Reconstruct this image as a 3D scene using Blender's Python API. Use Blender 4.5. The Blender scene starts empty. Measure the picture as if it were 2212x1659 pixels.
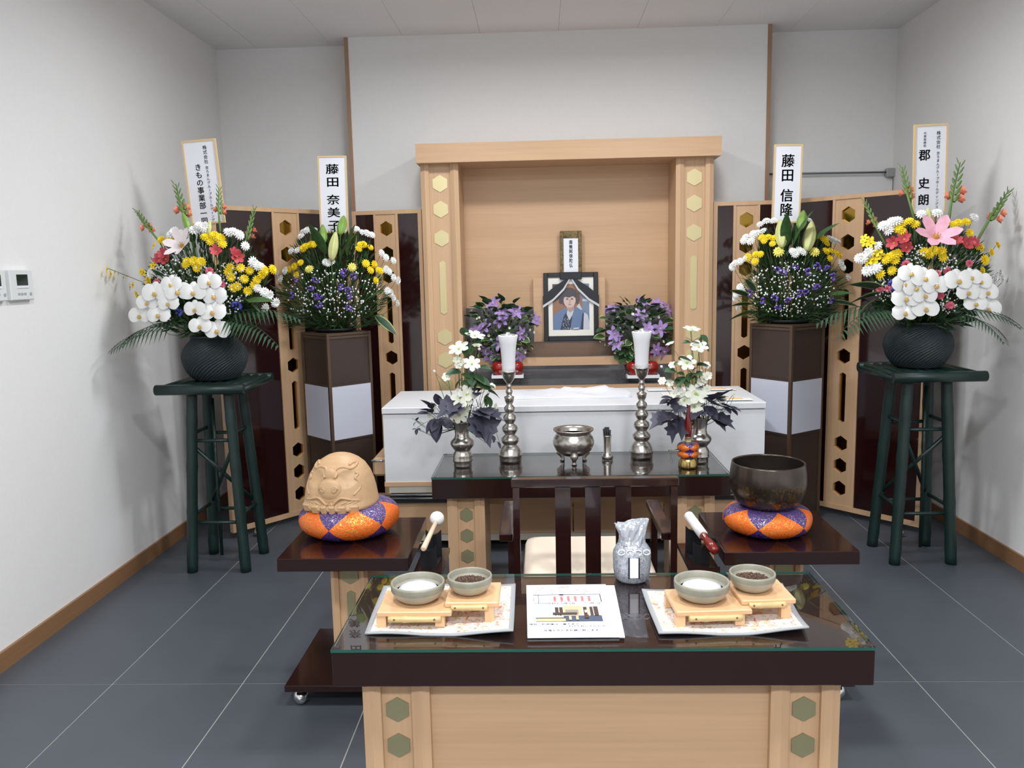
import bpy, bmesh, math, random
from mathutils import Vector, Matrix, Quaternion
random.seed(7)
PI = math.pi
SC = bpy.context.scene
COL = SC.collection

# ------------------------------------------------------------------ camera
W, H, FPX, CAMH = 2212.0, 1659.0, 1770.0, 1.371
PITCH, YAW, ROLL = .1384, .0366, -.0212
_f = Vector((-math.sin(YAW)*math.cos(PITCH), math.cos(YAW)*math.cos(PITCH), -math.sin(PITCH)))
_r0 = Vector((math.cos(YAW), math.sin(YAW), 0)); _u0 = _r0.cross(_f)
_r = math.cos(ROLL)*_r0 + math.sin(ROLL)*_u0
_u = -math.sin(ROLL)*_r0 + math.cos(ROLL)*_u0
EYE = Vector((0, 0, CAMH))
cam = bpy.data.cameras.new('camera'); cam.sensor_width = 36; cam.lens = FPX/W*36; cam.clip_start = .05
camo = bpy.data.objects.new('camera', cam); COL.objects.link(camo)
M = Matrix((_r, _u, -_f)).transposed().to_4x4(); M.translation = EYE
camo.matrix_world = M
SC.camera = camo
def ray(u, v): return _f + (u-W/2)/FPX*_r - (v-H/2)/FPX*_u
def at(u, v, y): d = ray(u, v); return EYE + d*(y/d.y)          # pixel -> point on a depth plane
def on(u, v, z): d = ray(u, v); return EYE + d*((z-CAMH)/d.z)   # pixel -> point on a horizontal plane

# ------------------------------------------------------------------ light and exposure
SC.view_settings.view_transform = 'Standard'
SC.view_settings.look = 'None'
SC.view_settings.gamma = 1
SC.view_settings.use_curve_mapping = False
SC.view_settings.exposure = -.44
wd = bpy.data.worlds.new('world'); SC.world = wd; wd.use_nodes = True
wd.node_tree.nodes['Background'].inputs[0].default_value = (.9, .95, 1, 1)
wd.node_tree.nodes['Background'].inputs[1].default_value = .02
CEIL = 2.722
def ceiling_lamp(x, y, power, size=.3, spread=172, col=(.945, .975, 1)):
    l = bpy.data.lights.new('ceiling_lamp', 'AREA'); l.shape = 'DISK'; l.size = size
    l.energy = power; l.color = col; l.spread = math.radians(spread)
    o = bpy.data.objects.new('ceiling_lamp', l); COL.objects.link(o); o.location = (x, y, CEIL-.012)
for _x in (-.5, .72):
    ceiling_lamp(_x, 3.45, 27)
    ceiling_lamp(_x, 1.2, 36)
    ceiling_lamp(_x, -.9, 70)

# ------------------------------------------------------------------ helpers
MATS = {}
def srgb(c):
    return tuple(((x/255)/12.92 if x/255 <= .04045 else (((x/255)+.055)/1.055)**2.4) for x in c)
def mat(name, rgb, rough=.5, metal=0, coat=0, var=0, scale=8, stretch=(1, 1, 1), bump=0, spec=.5, detail=4, emit=0, sss=0):
    """plain procedural material; rgb is 0-255 sRGB albedo; var = colour variation by noise"""
    if name in MATS: return MATS[name]
    m = bpy.data.materials.new(name); m.use_nodes = True; MATS[name] = m
    nt = m.node_tree; b = nt.nodes['Principled BSDF']; L = nt.links
    c = srgb(rgb)
    b.inputs['Base Color'].default_value = (*c, 1); b.inputs['Roughness'].default_value = rough
    b.inputs['Metallic'].default_value = metal; b.inputs['Specular IOR Level'].default_value = spec
    if coat: b.inputs['Coat Weight'].default_value = coat; b.inputs['Coat Roughness'].default_value = .06
    if emit: b.inputs['Emission Color'].default_value = (*c, 1); b.inputs['Emission Strength'].default_value = emit
    if var or bump:
        tc = nt.nodes.new('ShaderNodeTexCoord'); mp = nt.nodes.new('ShaderNodeMapping')
        mp.inputs['Scale'].default_value = stretch
        nz = nt.nodes.new('ShaderNodeTexNoise'); nz.inputs['Scale'].default_value = scale; nz.inputs['Detail'].default_value = detail
        L.new(tc.outputs['Object'], mp.inputs['Vector']); L.new(mp.outputs['Vector'], nz.inputs['Vector'])
        if var:
            cr = nt.nodes.new('ShaderNodeValToRGB')
            cr.color_ramp.elements[0].position = .3; cr.color_ramp.elements[1].position = .7
            cr.color_ramp.elements[0].color = (*[x*(1-var) for x in c], 1); cr.color_ramp.elements[1].color = (*[min(1, x*(1+var)) for x in c], 1)
            L.new(nz.outputs['Fac'], cr.inputs['Fac']); L.new(cr.outputs['Color'], b.inputs['Base Color'])
        if bump:
            bp = nt.nodes.new('ShaderNodeBump'); bp.inputs['Strength'].default_value = bump; bp.inputs['Distance'].default_value = .004
            L.new(nz.outputs['Fac'], bp.inputs['Height']); L.new(bp.outputs['Normal'], b.inputs['Normal'])
    return m
def glassmat(name, tint, rough=.01, ior=1.5):
    m = bpy.data.materials.new(name); m.use_nodes = True; nt = m.node_tree; nt.nodes.clear()
    o = nt.nodes.new('ShaderNodeOutputMaterial'); mx = nt.nodes.new('ShaderNodeMixShader'); fr = nt.nodes.new('ShaderNodeFresnel')
    tr = nt.nodes.new('ShaderNodeBsdfTransparent'); gl = nt.nodes.new('ShaderNodeBsdfGlossy')
    fr.inputs['IOR'].default_value = ior; tr.inputs['Color'].default_value = (*tint, 1); gl.inputs['Roughness'].default_value = rough
    ge = nt.nodes.new('ShaderNodeNewGeometry'); mu = nt.nodes.new('ShaderNodeMath'); mu.operation = 'SUBTRACT'; mu.inputs[0].default_value = 1; m2 = nt.nodes.new('ShaderNodeMath'); m2.operation = 'MULTIPLY'
    nt.links.new(ge.outputs['Backfacing'], mu.inputs[1]); nt.links.new(mu.outputs[0], m2.inputs[0]); nt.links.new(fr.outputs[0], m2.inputs[1])   # front faces reflect, rear faces pass
    for a, b in ((m2.outputs[0], mx.inputs[0]), (tr.outputs[0], mx.inputs[1]), (gl.outputs[0], mx.inputs[2]), (mx.outputs[0], o.inputs[0])): nt.links.new(a, b)
    MATS[name] = m; return m

class MB:
    """collects geometry, then build() links it as one mesh object"""
    def __init__(s): s.v = []; s.f = []; s.m = []; s.sm = []; s.uv = {}
    def add(s, vs, fs, mi=0, smooth=False):
        n = len(s.v); s.v += [tuple(x) for x in vs]
        for f in fs: s.f.append([n+i for i in f]); s.m.append(mi); s.sm.append(smooth)
        return n
    def box(s, x0, x1, y0, y1, z0, z1, mi=0, bev=0):
        if bev:
            b = bev
            # chamfered in plan and at top
            pts = []
            for z, k in ((z0, b), (z0+b, 0), (z1-b, 0), (z1, b)):
                pts.append([(x0+b+k*.3, y0+k, z), (x1-b-k*.3, y0+k, z), (x1-k, y0+b+k*.3, z), (x1-k, y1-b-k*.3, z), (x1-b-k*.3, y1-k, z), (x0+b+k*.3, y1-k, z), (x0+k, y1-b-k*.3, z), (x0+k, y0+b+k*.3, z)])
            s.rings(pts, mi, True, True, False); return s
        s.add([(x, y, z) for z in (z0, z1) for y in (y0, y1) for x in (x0, x1)],
              [(0, 2, 3, 1), (4, 5, 7, 6), (0, 1, 5, 4), (2, 6, 7, 3), (0, 4, 6, 2), (1, 3, 7, 5)], mi)
        return s
    def rings(s, rings, mi=0, capa=False, capb=False, smooth=True, closed=True):
        n = len(rings[0]); vs = [p for r in rings for p in r]; fs = []
        for i in range(len(rings)-1):
            for j in range(n if closed else n-1):
                k = (j+1) % n
                fs.append((i*n+j, i*n+k, (i+1)*n+k, (i+1)*n+j))
        base = s.add(vs, fs, mi, smooth)
        if capa: s.f.append([base+j for j in reversed(range(n))]); s.m.append(mi); s.sm.append(False)
        if capb: s.f.append([base+(len(rings)-1)*n+j for j in range(n)]); s.m.append(mi); s.sm.append(False)
        return s
    def lathe(s, prof, seg=32, mi=0, c=(0, 0, 0), smooth=True, capa=True, capb=True, sx=1, sy=1):
        R = [[(c[0]+r*sx*math.cos(2*PI*j/seg), c[1]+r*sy*math.sin(2*PI*j/seg), c[2]+z) for j in range(seg)] for r, z in prof]
        return s.rings(R, mi, capa, capb, smooth)
    def tube(s, pts, rad, seg=6, mi=0, cap=True, smooth=True):
        pts = [Vector(p) for p in pts]; n = len(pts)
        if not hasattr(rad, '__len__'): rad = [rad]*n
        R = []; up = None
        for i, p in enumerate(pts):
            t = (pts[min(i+1, n-1)]-pts[max(i-1, 0)])
            if t.length < 1e-9: t = Vector((0, 0, 1))
            t.normalize()
            if up is None: up = t.orthogonal().normalized()
            else:
                up = up - t*up.dot(t)
                up = t.orthogonal().normalized() if up.length < 1e-6 else up.normalized()
            q = t.cross(up)
            R.append([p+rad[i]*(math.cos(2*PI*j/seg)*up+math.sin(2*PI*j/seg)*q) for j in range(seg)])
        return s.rings(R, mi, cap, cap, smooth)
    def ball(s, c, r, mi=0, seg=10, rg=6, sz=(1, 1, 1)):
        R = [[(c[0]+r*sz[0]*math.sin(PI*i/rg)*math.cos(2*PI*j/seg), c[1]+r*sz[1]*math.sin(PI*i/rg)*math.sin(2*PI*j/seg), c[2]-r*sz[2]*math.cos(PI*i/rg)) for j in range(seg)] for i in range(1, rg)]
        b = len(s.v); s.rings(R, mi)
        n = len(s.v); s.v += [(c[0], c[1], c[2]-r*sz[2]), (c[0], c[1], c[2]+r*sz[2])]
        for j in range(seg):
            k = (j+1) % seg
            s.f += [[n, b+k, b+j], [n+1, b+(rg-2)*seg+j, b+(rg-2)*seg+k]]; s.m += [mi, mi]; s.sm += [True, True]
        return s
    def prism(s, poly, z0, z1, mi=0, ax='z'):
        """poly of (a,b); extruded along ax"""
        def P(a, b, c): return {'z': (a, b, c), 'y': (a, c, b), 'x': (c, a, b)}[ax]
        n = len(poly); vs = [P(a, b, z0) for a, b in poly]+[P(a, b, z1) for a, b in poly]
        fs = [tuple(range(n)), tuple(reversed(range(n, 2*n)))]+[(i, i+n, (i+1) % n+n, (i+1) % n) for i in range(n)]
        s.add(vs, fs, mi); return s
    def xf(s, mtx, start=0):
        for i in range(start, len(s.v)): s.v[i] = tuple(mtx @ Vector(s.v[i]))
        return s
    def mesh(s, name, mats):
        me = bpy.data.meshes.new(name); me.from_pydata(s.v, [], s.f)
        for m in (mats if isinstance(mats, (list, tuple)) else [mats]): me.materials.append(m)
        me.polygons.foreach_set('material_index', s.m); me.polygons.foreach_set('use_smooth', s.sm)
        if me.uv_layers is not None and s.uv:
            ul = me.uv_layers.new(name='UVMap')
            for lp in me.loops: ul.data[lp.index].uv = s.uv.get(lp.vertex_index, (0, 0))
        bm = bmesh.new(); bm.from_mesh(me); bmesh.ops.recalc_face_normals(bm, faces=bm.faces); bm.to_mesh(me); bm.free()
        me.update(); return me
    def build(s, name, mats, parent=None, loc=(0, 0, 0), rot=None, kind=None, label=None):
        return put(name, s.mesh(name, mats), parent, loc, rot, kind, label)
def put(name, me, parent=None, loc=(0, 0, 0), rot=None, kind=None, label=None, scale=None):
    o = bpy.data.objects.new(name, me); COL.objects.link(o); o.location = loc
    if parent: o.parent = parent
    if rot is not None:
        if isinstance(rot, Quaternion): o.rotation_mode = 'QUATERNION'; o.rotation_quaternion = rot
        else: o.rotation_euler = rot
    if scale: o.scale = (scale,)*3 if not hasattr(scale, '__len__') else scale
    if kind: o['kind'] = kind
    if label: o['label'] = label
    return o
def tag(o, label, cat, group=None):
    o['label'] = label; o['category'] = cat
    if group: o['group'] = group
    return o
def thing(name, label, cat, loc=(0, 0, 0), rz=0, group=None):
    o = bpy.data.objects.new(name, None); COL.objects.link(o); o.location = loc; o.rotation_euler = (0, 0, rz); o.empty_display_size = .05
    return tag(o, label, cat, group)
def dup(root, loc, rz=None, label=None, name=None):
    r = root.copy(); COL.objects.link(r); r.location = loc
    if rz is not None: r.rotation_euler = (0, 0, rz)
    if label: r['label'] = label
    def kids(a, b):
        for ch in a.children:
            c = ch.copy(); COL.objects.link(c); c.parent = b; kids(ch, c)
    kids(root, r); return r
def struct(o): o['kind'] = 'structure'; return o
def hexpoly(r, sq=1, cx=0, cy=0): return [(cx+r*sq*math.cos(PI/2+i*PI/3), cy+r*math.sin(PI/2+i*PI/3)) for i in range(6)]
def slotpoly(w, h, cx=0, cy=0):
    a, t = w/2, w*.3
    return [(cx, cy+h/2), (cx-a, cy+h/2-t), (cx-a, cy-h/2+t), (cx, cy-h/2), (cx+a, cy-h/2+t), (cx+a, cy+h/2-t)]

# ------------------------------------------------------------------ materials
def woodmat(name, rgb, axis, dark=.86, rough=.38):
    m = bpy.data.materials.new(name); m.use_nodes = True; MATS[name] = m
    nt = m.node_tree; b = nt.nodes['Principled BSDF']; L = nt.links; c = srgb(rgb)
    tc = nt.nodes.new('ShaderNodeTexCoord'); mp = nt.nodes.new('ShaderNodeMapping')
    st = {'x': (1.2, 40, 40), 'y': (40, 1.2, 40), 'z': (40, 40, 1.2)}[axis]; mp.inputs['Scale'].default_value = st
    nz = nt.nodes.new('ShaderNodeTexNoise'); nz.inputs['Scale'].default_value = 2.6; nz.inputs['Detail'].default_value = 5
    n2 = nt.nodes.new('ShaderNodeTexNoise'); n2.inputs['Scale'].default_value = .32; n2.inputs['Detail'].default_value = 1
    mx = nt.nodes.new('ShaderNodeMix'); mx.data_type = 'FLOAT'; mx.inputs[0].default_value = .45
    cr = nt.nodes.new('ShaderNodeValToRGB'); cr.color_ramp.elements[0].position = .3; cr.color_ramp.elements[1].position = .7
    cr.color_ramp.elements[0].color = (c[0]*dark, c[1]*dark*.97, c[2]*dark*.94, 1); cr.color_ramp.elements[1].color = (*c, 1)
    L.new(tc.outputs['Object'], mp.inputs['Vector']); L.new(mp.outputs['Vector'], nz.inputs['Vector']); L.new(mp.outputs['Vector'], n2.inputs['Vector'])
    L.new(nz.outputs['Fac'], mx.inputs[2]); L.new(n2.outputs['Fac'], mx.inputs[3])
    L.new(mx.outputs[0], cr.inputs['Fac']); L.new(cr.outputs['Color'], b.inputs['Base Color']); b.inputs['Roughness'].default_value = rough
    return m
WV = woodmat('hinoki_vertical', (212, 175, 138), 'z')
WH = woodmat('hinoki_horizontal', (212, 174, 137), 'x')
WBASE = woodmat('baseboard_wood', (150, 112, 78), 'y', .75)
WTRIM = woodmat('trim_wood', (176, 140, 112), 'z', .8)
WTRAY = woodmat('tray_wood', (224, 182, 138), 'x', .93)
LACQ = mat('dark_lacquer', (38, 18, 17), .2, coat=.45, spec=.35)
LACQD = mat('deep_lacquer', (38, 12, 14), .12, coat=.6)
GOLD = mat('satin_gold', (218, 204, 158), .4, .9)
GOLDM = mat('mirror_gold', (178, 140, 62), .12, 1)
WALLP = mat('wallpaper', (238, 237, 236), .85, var=.012, scale=60, bump=.12, spec=.2)
CEILM = mat('ceiling_board', (240, 238, 239), .9, var=.03, scale=90, bump=.25, spec=.15)
TILE = mat('slate_tile', (76, 81, 88), .42, var=.09, scale=2.2, bump=.03, detail=8)
GROUT = mat('grout', (172, 170, 164), .9)
WHITE = mat('white_paint', (238, 239, 242), .45)
PEWTER = mat('pewter', (196, 192, 186), .27, 1)
CHROME = mat('chrome', (220, 222, 225), .08, 1)
BLACKM = mat('black_matte', (22, 22, 26), .5)
GLASS = glassmat('table_glass', (.96, .97, .965), ior=1.75)
GEDGE = mat('glass_edge_green', (34, 86, 74), .08, spec=.8)
PAPER = mat('paper_white', (240, 241, 248), .7)
INK = mat('ink_black', (18, 18, 22), .8, spec=.2)
PETW = mat('petal_white', (246, 246, 244), .6, sss=.1)
GREEN = mat('leaf_green', (58, 92, 46), .5, var=.3, scale=30)
GREEND = mat('leaf_dark_green', (36, 62, 40), .5, var=.3, scale=30)
STEM = mat('stem_green', (72, 104, 52), .6)

# ------------------------------------------------------------------ the room
XL, XR, YB, YF, YC = -1.931, 2.119, 5.11, -2.819, 4.937
fl = struct(MB().box(XL, XR, YF, YB, -.06, -.0015).build('floor', GROUT))
rows = [YF+.9*i for i in range(9)]
tmesh = {}
for y0 in rows:
    y1 = min(y0+.9, YB)
    key = round(y1-y0, 3)
    if key not in tmesh: tmesh[key] = MB().box(-.223, .223, .002, key-.002, -.012, 0).mesh('tile', TILE)
    for i in range(9):
        put('tile', tmesh[key], fl, (XL+.225+.45*i, y0, 0))
cl = struct(MB().box(XL, XR, YF, YB, CEIL+.004, CEIL+.06).build('ceiling', mat('ceiling_joint', (120, 116, 112), .9)))
cb = MB().box(-.2243, .2243, YF, YB, CEIL, CEIL+.008).mesh('ceiling_board', CEILM)
cb2 = MB().box(-.11, .11, YF, YB, CEIL, CEIL+.008).mesh('ceiling_board', CEILM)
for i in range(8): put('ceiling_board', cb, cl, (-1.447+.45*i, 0, 0))
cbl = MB().box(XL, -1.6735, YF, YB, CEIL, CEIL+.008).build('ceiling_board', CEILM, cl)
cbr = MB().box(1.9285, XR, YF, YB, CEIL, CEIL+.008).build('ceiling_board', CEILM, cl)
struct(MB().box(XL-.1, XL, YF, YB, 0, CEIL+.06).build('wall_left', WALLP))
struct(MB().box(XR, XR+.1, YF, YB, 0, CEIL+.06).build('wall_right', WALLP))
struct(MB().box(XL-.1, XR+.1, YB, YB+.1, 0, CEIL+.06).build('wall_back', WALLP))
struct(MB().box(XL-.1, XR+.1, YF-.1, YF, 0, CEIL+.06).build('wall_front', WALLP))
struct(MB().box(-1.089, 1.318, YC, YB, 0, CEIL).build('wall_center', WALLP))
struct(MB().box(-1.112, -1.089, YC-.004, YB, 0, CEIL).build('trim_1', WTRIM))
struct(MB().box(1.318, 1.341, YC-.004, YB, 0, CEIL).build('trim_2', WTRIM))
struct(MB().box(XL, XL+.012, YF, YB, 0, .07, ).build('baseboard_left', WBASE))
struct(MB().box(XR-.012, XR, YF, YB, 0, .07).build('baseboard_right', WBASE))
WBX = woodmat('baseboard_wood_across', (150, 112, 78), 'x', .75)
b_ = MB().box(XL+.012, -1.112, YB-.012, YB, 0, .07); b_.box(1.341, XR-.012, YB-.012, YB, 0, .07)
struct(b_.build('baseboard_back', WBX))

# wall fittings
GREYP = mat('pale_plastic', (226, 228, 228), .4)
LCD = mat('lcd_dark_green', (22, 38, 34), .15)
BTN = mat('plate_button_grey', (172, 174, 178), .5)
def wall_panel(yc, zc, w, h, label, lcd=True):
    t = thing('wall_controller', label, 'thermostat', (XL, yc, zc), 0)
    MB().box(0, .02, -w/2, w/2, -h/2, h/2, bev=.003).build('case', GREYP, t)
    s = MB().box(.02, .0208, -.027*w/.12, .031*w/.12, -h*.02, h*.34).build('screen', LCD, t)
    MB().box(.02, .0225, -.027*w/.12, .032*w/.12, -h*.1, -h*.04).build('cover_lip', WHITE, t)
    for i in range(3): MB().box(.02, .022, -.03+.018*i, -.018+.018*i, -h*.33, -h*.26).build('button', BTN, t)
    MB().lathe([(.006, 0), (.006, .002)], 14).xf(Matrix.Translation((.02, .045, -h*.3)) @ Matrix.Rotation(PI/2, 4, 'Y')).build('round_button', BTN, t)
    return t
wall_panel(2.985, 1.354, .135, .112, 'white wall controller with dark green screen between its twin and the flowers')
wall_panel(2.835, 1.354, .12, .112, 'white wall controller farther along the wall from the flowers')
t = thing('picture_rail', 'thin metal picture rail with end bracket on the back wall', 'rail', (1.725, YB-.03, 1.903))
MB().tube([(-.384, .0, .003), (.37, 0, -.003)], .006, 8).build('rod', mat('steel_rod', (120, 122, 124), .4, .4), t)
MB().box(.345, .394, -.012, .03, -.03, .02, bev=.004).build('bracket', mat('steel_cap', (168, 170, 170), .4, .3), t)
MB().tube([(.385, -.005, -.02), (.386, -.006, -.35)], .0022, 6).build('cord', mat('grey_cord', (110, 110, 108), .6), t)

# ------------------------------------------------------------------ altar
AY = 4.66
ax0, ax1 = at(912, 480, AY).x, at(1541, 440, AY).x
ix0, ix1 = at(993, 480, AY).x, at(1459.6, 440, AY).x
btop, bbot = at(1228, 302, AY-.06).z, at(1228, 344, AY-.06).z
alt = thing('altar', 'tall pale wooden altar with gold hexagon pillars and a wide top beam', 'altar', ((ax0+ax1)/2, AY, 0))
ox = (ax0+ax1)/2
def L(x): return x-ox
beam = MB().box(at(897, 320, AY-.06).x-ox, at(1559, 320, AY-.06).x-ox, -.06, .275, bbot, btop).build('top_beam', WH, alt)
def inlays(parent, x, y, zs, slots, hx, mats, sw=.036, thick=.004):
    for z in zs: MB().prism([(a+x, b) for a, b in hexpoly(hx, 1.0, 0, z)], y-thick, y+.001, ax='y').build('hex_inlay', mats, parent)
    for z0, z1 in slots: MB().prism([(a+x, b) for a, b in slotpoly(sw, z1-z0, 0, (z0+z1)/2)], y-thick, y+.001, ax='y').build('slot_inlay', mats, parent)
def pillar(parent, x0, x1, z0, z1, d, zs, slots, hx, mi=GOLD, strip=.22, name='pillar', sw=.036):
    w = x1-x0; s = w*strip
    p = MB().box(x0, x1, .012, d, z0, z1).build(name, WV, parent)
    for a, b, sl in ((x0, x0+s, 1), (x1-s, x1, -1)):
        MB().prism([(a, .0125), (a, 0), (a+s*.5, -.008), (b, 0), (b, .0125)], z0, z1).build('edge_strip', WV, p)
    inlays(p, (x0+x1)/2, .012, zs, slots, hx, mi, sw)
    return p
zA = lambda v, y=AY: at(1200, v+2, y).z
hz = [zA(v) for v in (388, 444, 507, 722, 772, 826)]; sl = [(zA(673), zA(556))]
pillar(alt, L(ax0), L(ix0), 0, bbot, .26, hz, sl, .047)
pillar(alt, L(ix1), L(ax1), 0, bbot, .26, hz, sl, .047)
MB().box(L(ix0), L(ix1), .262, .275, 0, bbot).build('back_panel', WH, alt)
dgl = mat('gloss_shelf_reflection_grey', (86, 85, 88), .1, coat=.6, var=.12, scale=14, stretch=(1, 1, 3))  # bright wall's reflection on the dark gloss painted in as a mottled grey
def zs_(v, y): return at(1228, v, y).z
zs1, zw0 = zs_(830, AY), zs_(846, AY)
MB().box(L(ix0), L(ix1), 0, .03, 0, zs1-.004).build('front_board', WH, alt)
MB().box(L(ix0), L(ix1), 0, .15, zs1-.004, zs1).build('offering_shelf', dgl, alt)
zb0, zb1 = zs_(789, 4.77), zs_(769, 4.77)
MB().box(L(ix0), L(ix1), .125, .26, zs1, zb0).build('dark_riser', dgl, alt)
MB().box(L(ix0), L(ix1), .11, .26, zb0, zb1-.003).build('step_front', WH, alt)
MB().box(L(ix0), L(ix1), .108, .26, zb1-.003, zb1).build('step_top', dgl, alt)
zc1 = zs_(737, 4.84)
MB().box(L(ix0), L(ix1), .18, .26, zb1, zc1-.004).build('upper_step', woodmat('brown_step_wood', (122, 96, 78), 'x'), alt)
MB().box(L(ix0), L(ix1), .176, .26, zc1-.004, zc1).build('upper_step_top', dgl, alt)
zd = zs_(662, 4.88)
MB().box(L(ix0), L(ix1), .245, .262, zc1, zd).build('dark_backboard', dgl, alt)
ze = zs_(600, 4.88)
MB().box(at(1152, 630, 4.88).x-ox, at(1307, 630, 4.88).x-ox, .222, .262, zc1, ze).build('plaque_pedestal', WH, alt)

# ------------------------------------------------------------------ folding screens
PAT = [('h', .061), ('h', .145), ('h', .221), ('s', .29, .453), ('h', .501), ('s', .552, .715), ('h', .782), ('h', .855), ('h', .93)]
ZT = 1.722
def leaf(scr, A, B, us, vs=600, z0=.035):
    """A, B plan ends (left to right seen from the front); us = pixel columns of the strip edges"""
    A = Vector((*A, 0)); B = Vector((*B, 0)); d = (B-A); Ln = d.length; d.normalize(); n = Vector((d.y, -d.x, 0))
    def s_of(u):
        r = ray(u, vs); # plane through A with normal n
        k = n.dot(A-EYE)/n.dot(r); return (EYE+r*k-A).dot(d)
    s0, s1 = s_of(us[0]), s_of(us[1])
    rot = (0, 0, math.atan2(d.y, d.x)); loc = A-scr.location
    fw, th, hh = .022, .03, ZT-z0
    fr = MB()
    fr.box(0, fw, 0, th, z0, ZT); fr.box(Ln-fw, Ln, 0, th, z0, ZT); fr.box(fw, Ln-fw, 0, th, ZT-fw, ZT); fr.box(fw, Ln-fw, 0, th, z0, z0+fw*1.2)
    fo = fr.build('leaf_frame', WV, scr, loc, rot)
    for a, b in ((fw, s0), (s1, Ln-fw)):
        if b-a > .01: MB().box(a, b, .008, .022, z0+fw, ZT-fw).build('dark_panel', LACQD, fo)
    for a in (s0, s1-.014): MB().box(a, a+.014, .001, th, z0+fw, ZT-fw).build('strip_edge', WV, fo)
    xa, xb = s0+.014, s1-.014; xm = (xa+xb)/2; y0, y1 = .006, .02
    m = MB(); tops = []
    cells = []
    Z = lambda f: ZT-f*hh
    ce = [(p[1]-.03, p[1]+.03) if p[0] == 'h' else (p[1], p[2]) for p in PAT]
    lim = [Z(fw/hh)]+[Z((ce[i][1]+ce[i+1][0])/2) for i in range(len(PAT)-1)]+[z0+fw*1.2]
    for i, p in enumerate(PAT):
        zt, zb = lim[i], lim[i+1]
        if p[0] == 'h': hp = hexpoly(.043, .98, xm, Z(p[1]))
        else: hp = slotpoly(.036, (p[2]-p[1])*hh, xm, Z((p[1]+p[2])/2))
        rc = [(xm, zt), (xa, zt), (xa, zb), (xm, zb), (xb, zb), (xb, zt)]
        vs_ = [(x, y0, z) for x, z in hp]+[(x, y1, z) for x, z in hp]+[(x, y0, z) for x, z in rc]
        fs = []
        for k in range(6):
            q = (k+1) % 6
            fs += [(12+k, 12+q, q, k), (k, q, q+6, k+6)]
        m.add(vs_, fs)
    st = m.build('hex_strip', WV, fo)
    MB().box(xa, xb, y1, y1+.004, z0+fw, ZT-fw).build('mirror_backing', GOLDM, fo)
def caster(parent, x, y, z, r=.02):
    c = MB().lathe([(0.0, -r), (r*.7, -r*.7), (r, 0), (r*.7, r*.7), (0.001, r)], 14).xf(Matrix.Rotation(PI/2, 4, 'X'))
    c.lathe([(r*.5, r*.5), (r*.5, z-r)], 8)
    c.xf(Matrix.Translation((x, y, r)))
    return c.build('caster', CHROME, parent)
s1_ = thing('folding_screen', 'dark lacquer folding screen with pale hexagon strips by the grey wall controllers', 'screen', (-1.09, 4.77, 0))
leaf(s1_, (-1.625, 4.09), (-1.095, 4.75), (593, 651), 560)
leaf(s1_, (-1.075, 4.76), (-.665, 4.70), (810, 862), 560)
for x, y in ((-.43, -.62), (-.06, -.11), (.36, -.12)): caster(s1_, x, y, .045)
s2_ = thing('folding_screen', 'dark lacquer folding screen with pale hexagon strips below the picture rail', 'screen', (1.38, 4.66, 0))
leaf(s2_, (.975, 4.70), (1.365, 4.665), (1583, 1640), 560)
leaf(s2_, (1.385, 4.655), (1.895, 4.075), (1795, 1862), 560)
for x, y in ((-.34, -.04), (.06, -.17), (.41, -.62)): caster(s2_, x, y, .045)

# ------------------------------------------------------------------ casket and its trolley
cx0, cx1, cy0, cy1 = -.768, 1.055, 3.838, 4.385
CW = mat('casket_cloth_white', (222, 223, 226), .55, var=.02, scale=120)
cas = thing('casket', 'long plain white casket lying before the altar', 'casket', (.143, 4.11, .365))
X0, X1, Y0, Y1 = cx0-.143, cx1-.143, cy0-4.11, cy1-4.11
MB().box(X0+.005, X1-.005, Y0+.005, Y1-.005, 0, .331).build('body', CW, cas)
MB().box(X0, X1, Y0, Y1, .335, .365, bev=.003).build('lid', CW, cas)
tr = thing('casket_trolley', 'wooden wheeled trolley with chrome rail carrying the white casket', 'trolley', (.143, 4.11, 0))
BEIGE = mat('beige_metal', (196, 190, 178), .5)
MB().box(X0+.0, X1-.0, Y0+.0, Y1, .345, .365).build('top_board', WH, tr)
MB().box(X0+.02, X1-.02, Y0+.008, Y1-.01, .31, .345).build('deck_frame', BEIGE, tr)
for z in (.302, .286): MB().tube([(X0-.05, Y0-.002, z), (X1, Y0-.002, z)], .006, 8).build('chrome_rail', CHROME, tr)
MB().box(X0+.02, X1-.02, Y0+.02, Y1-.02, .255, .295).build('lift_bed', BLACKM, tr)
for i in range(4):
    a = X0+.03+i*(X1-X0-.06)/4
    MB().box(a+.003, a+(X1-X0-.06)/4-.003, Y0+.05, Y0+.065, .09, .255).build('skirt_panel', WH, tr)
MB().box(X0+.04, X1-.04, Y0+.06, Y1-.06, .05, .09).build('kick_plate', BEIGE, tr)
MB().box(X0-.085, X0-.004, Y0+.14, Y1-.02, .36, .455, bev=.012).build('end_board', WV, tr)
MB().tube([(X0-.088, Y0+.138, .44), (X0-.006, Y0+.138, .44)], .005, 8).build('end_rail', CHROME, tr)
for a in (X0+.15, X1-.15):
    for b in (Y0+.12, Y1-.12): caster(tr, a, b, .05, .024)
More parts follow.
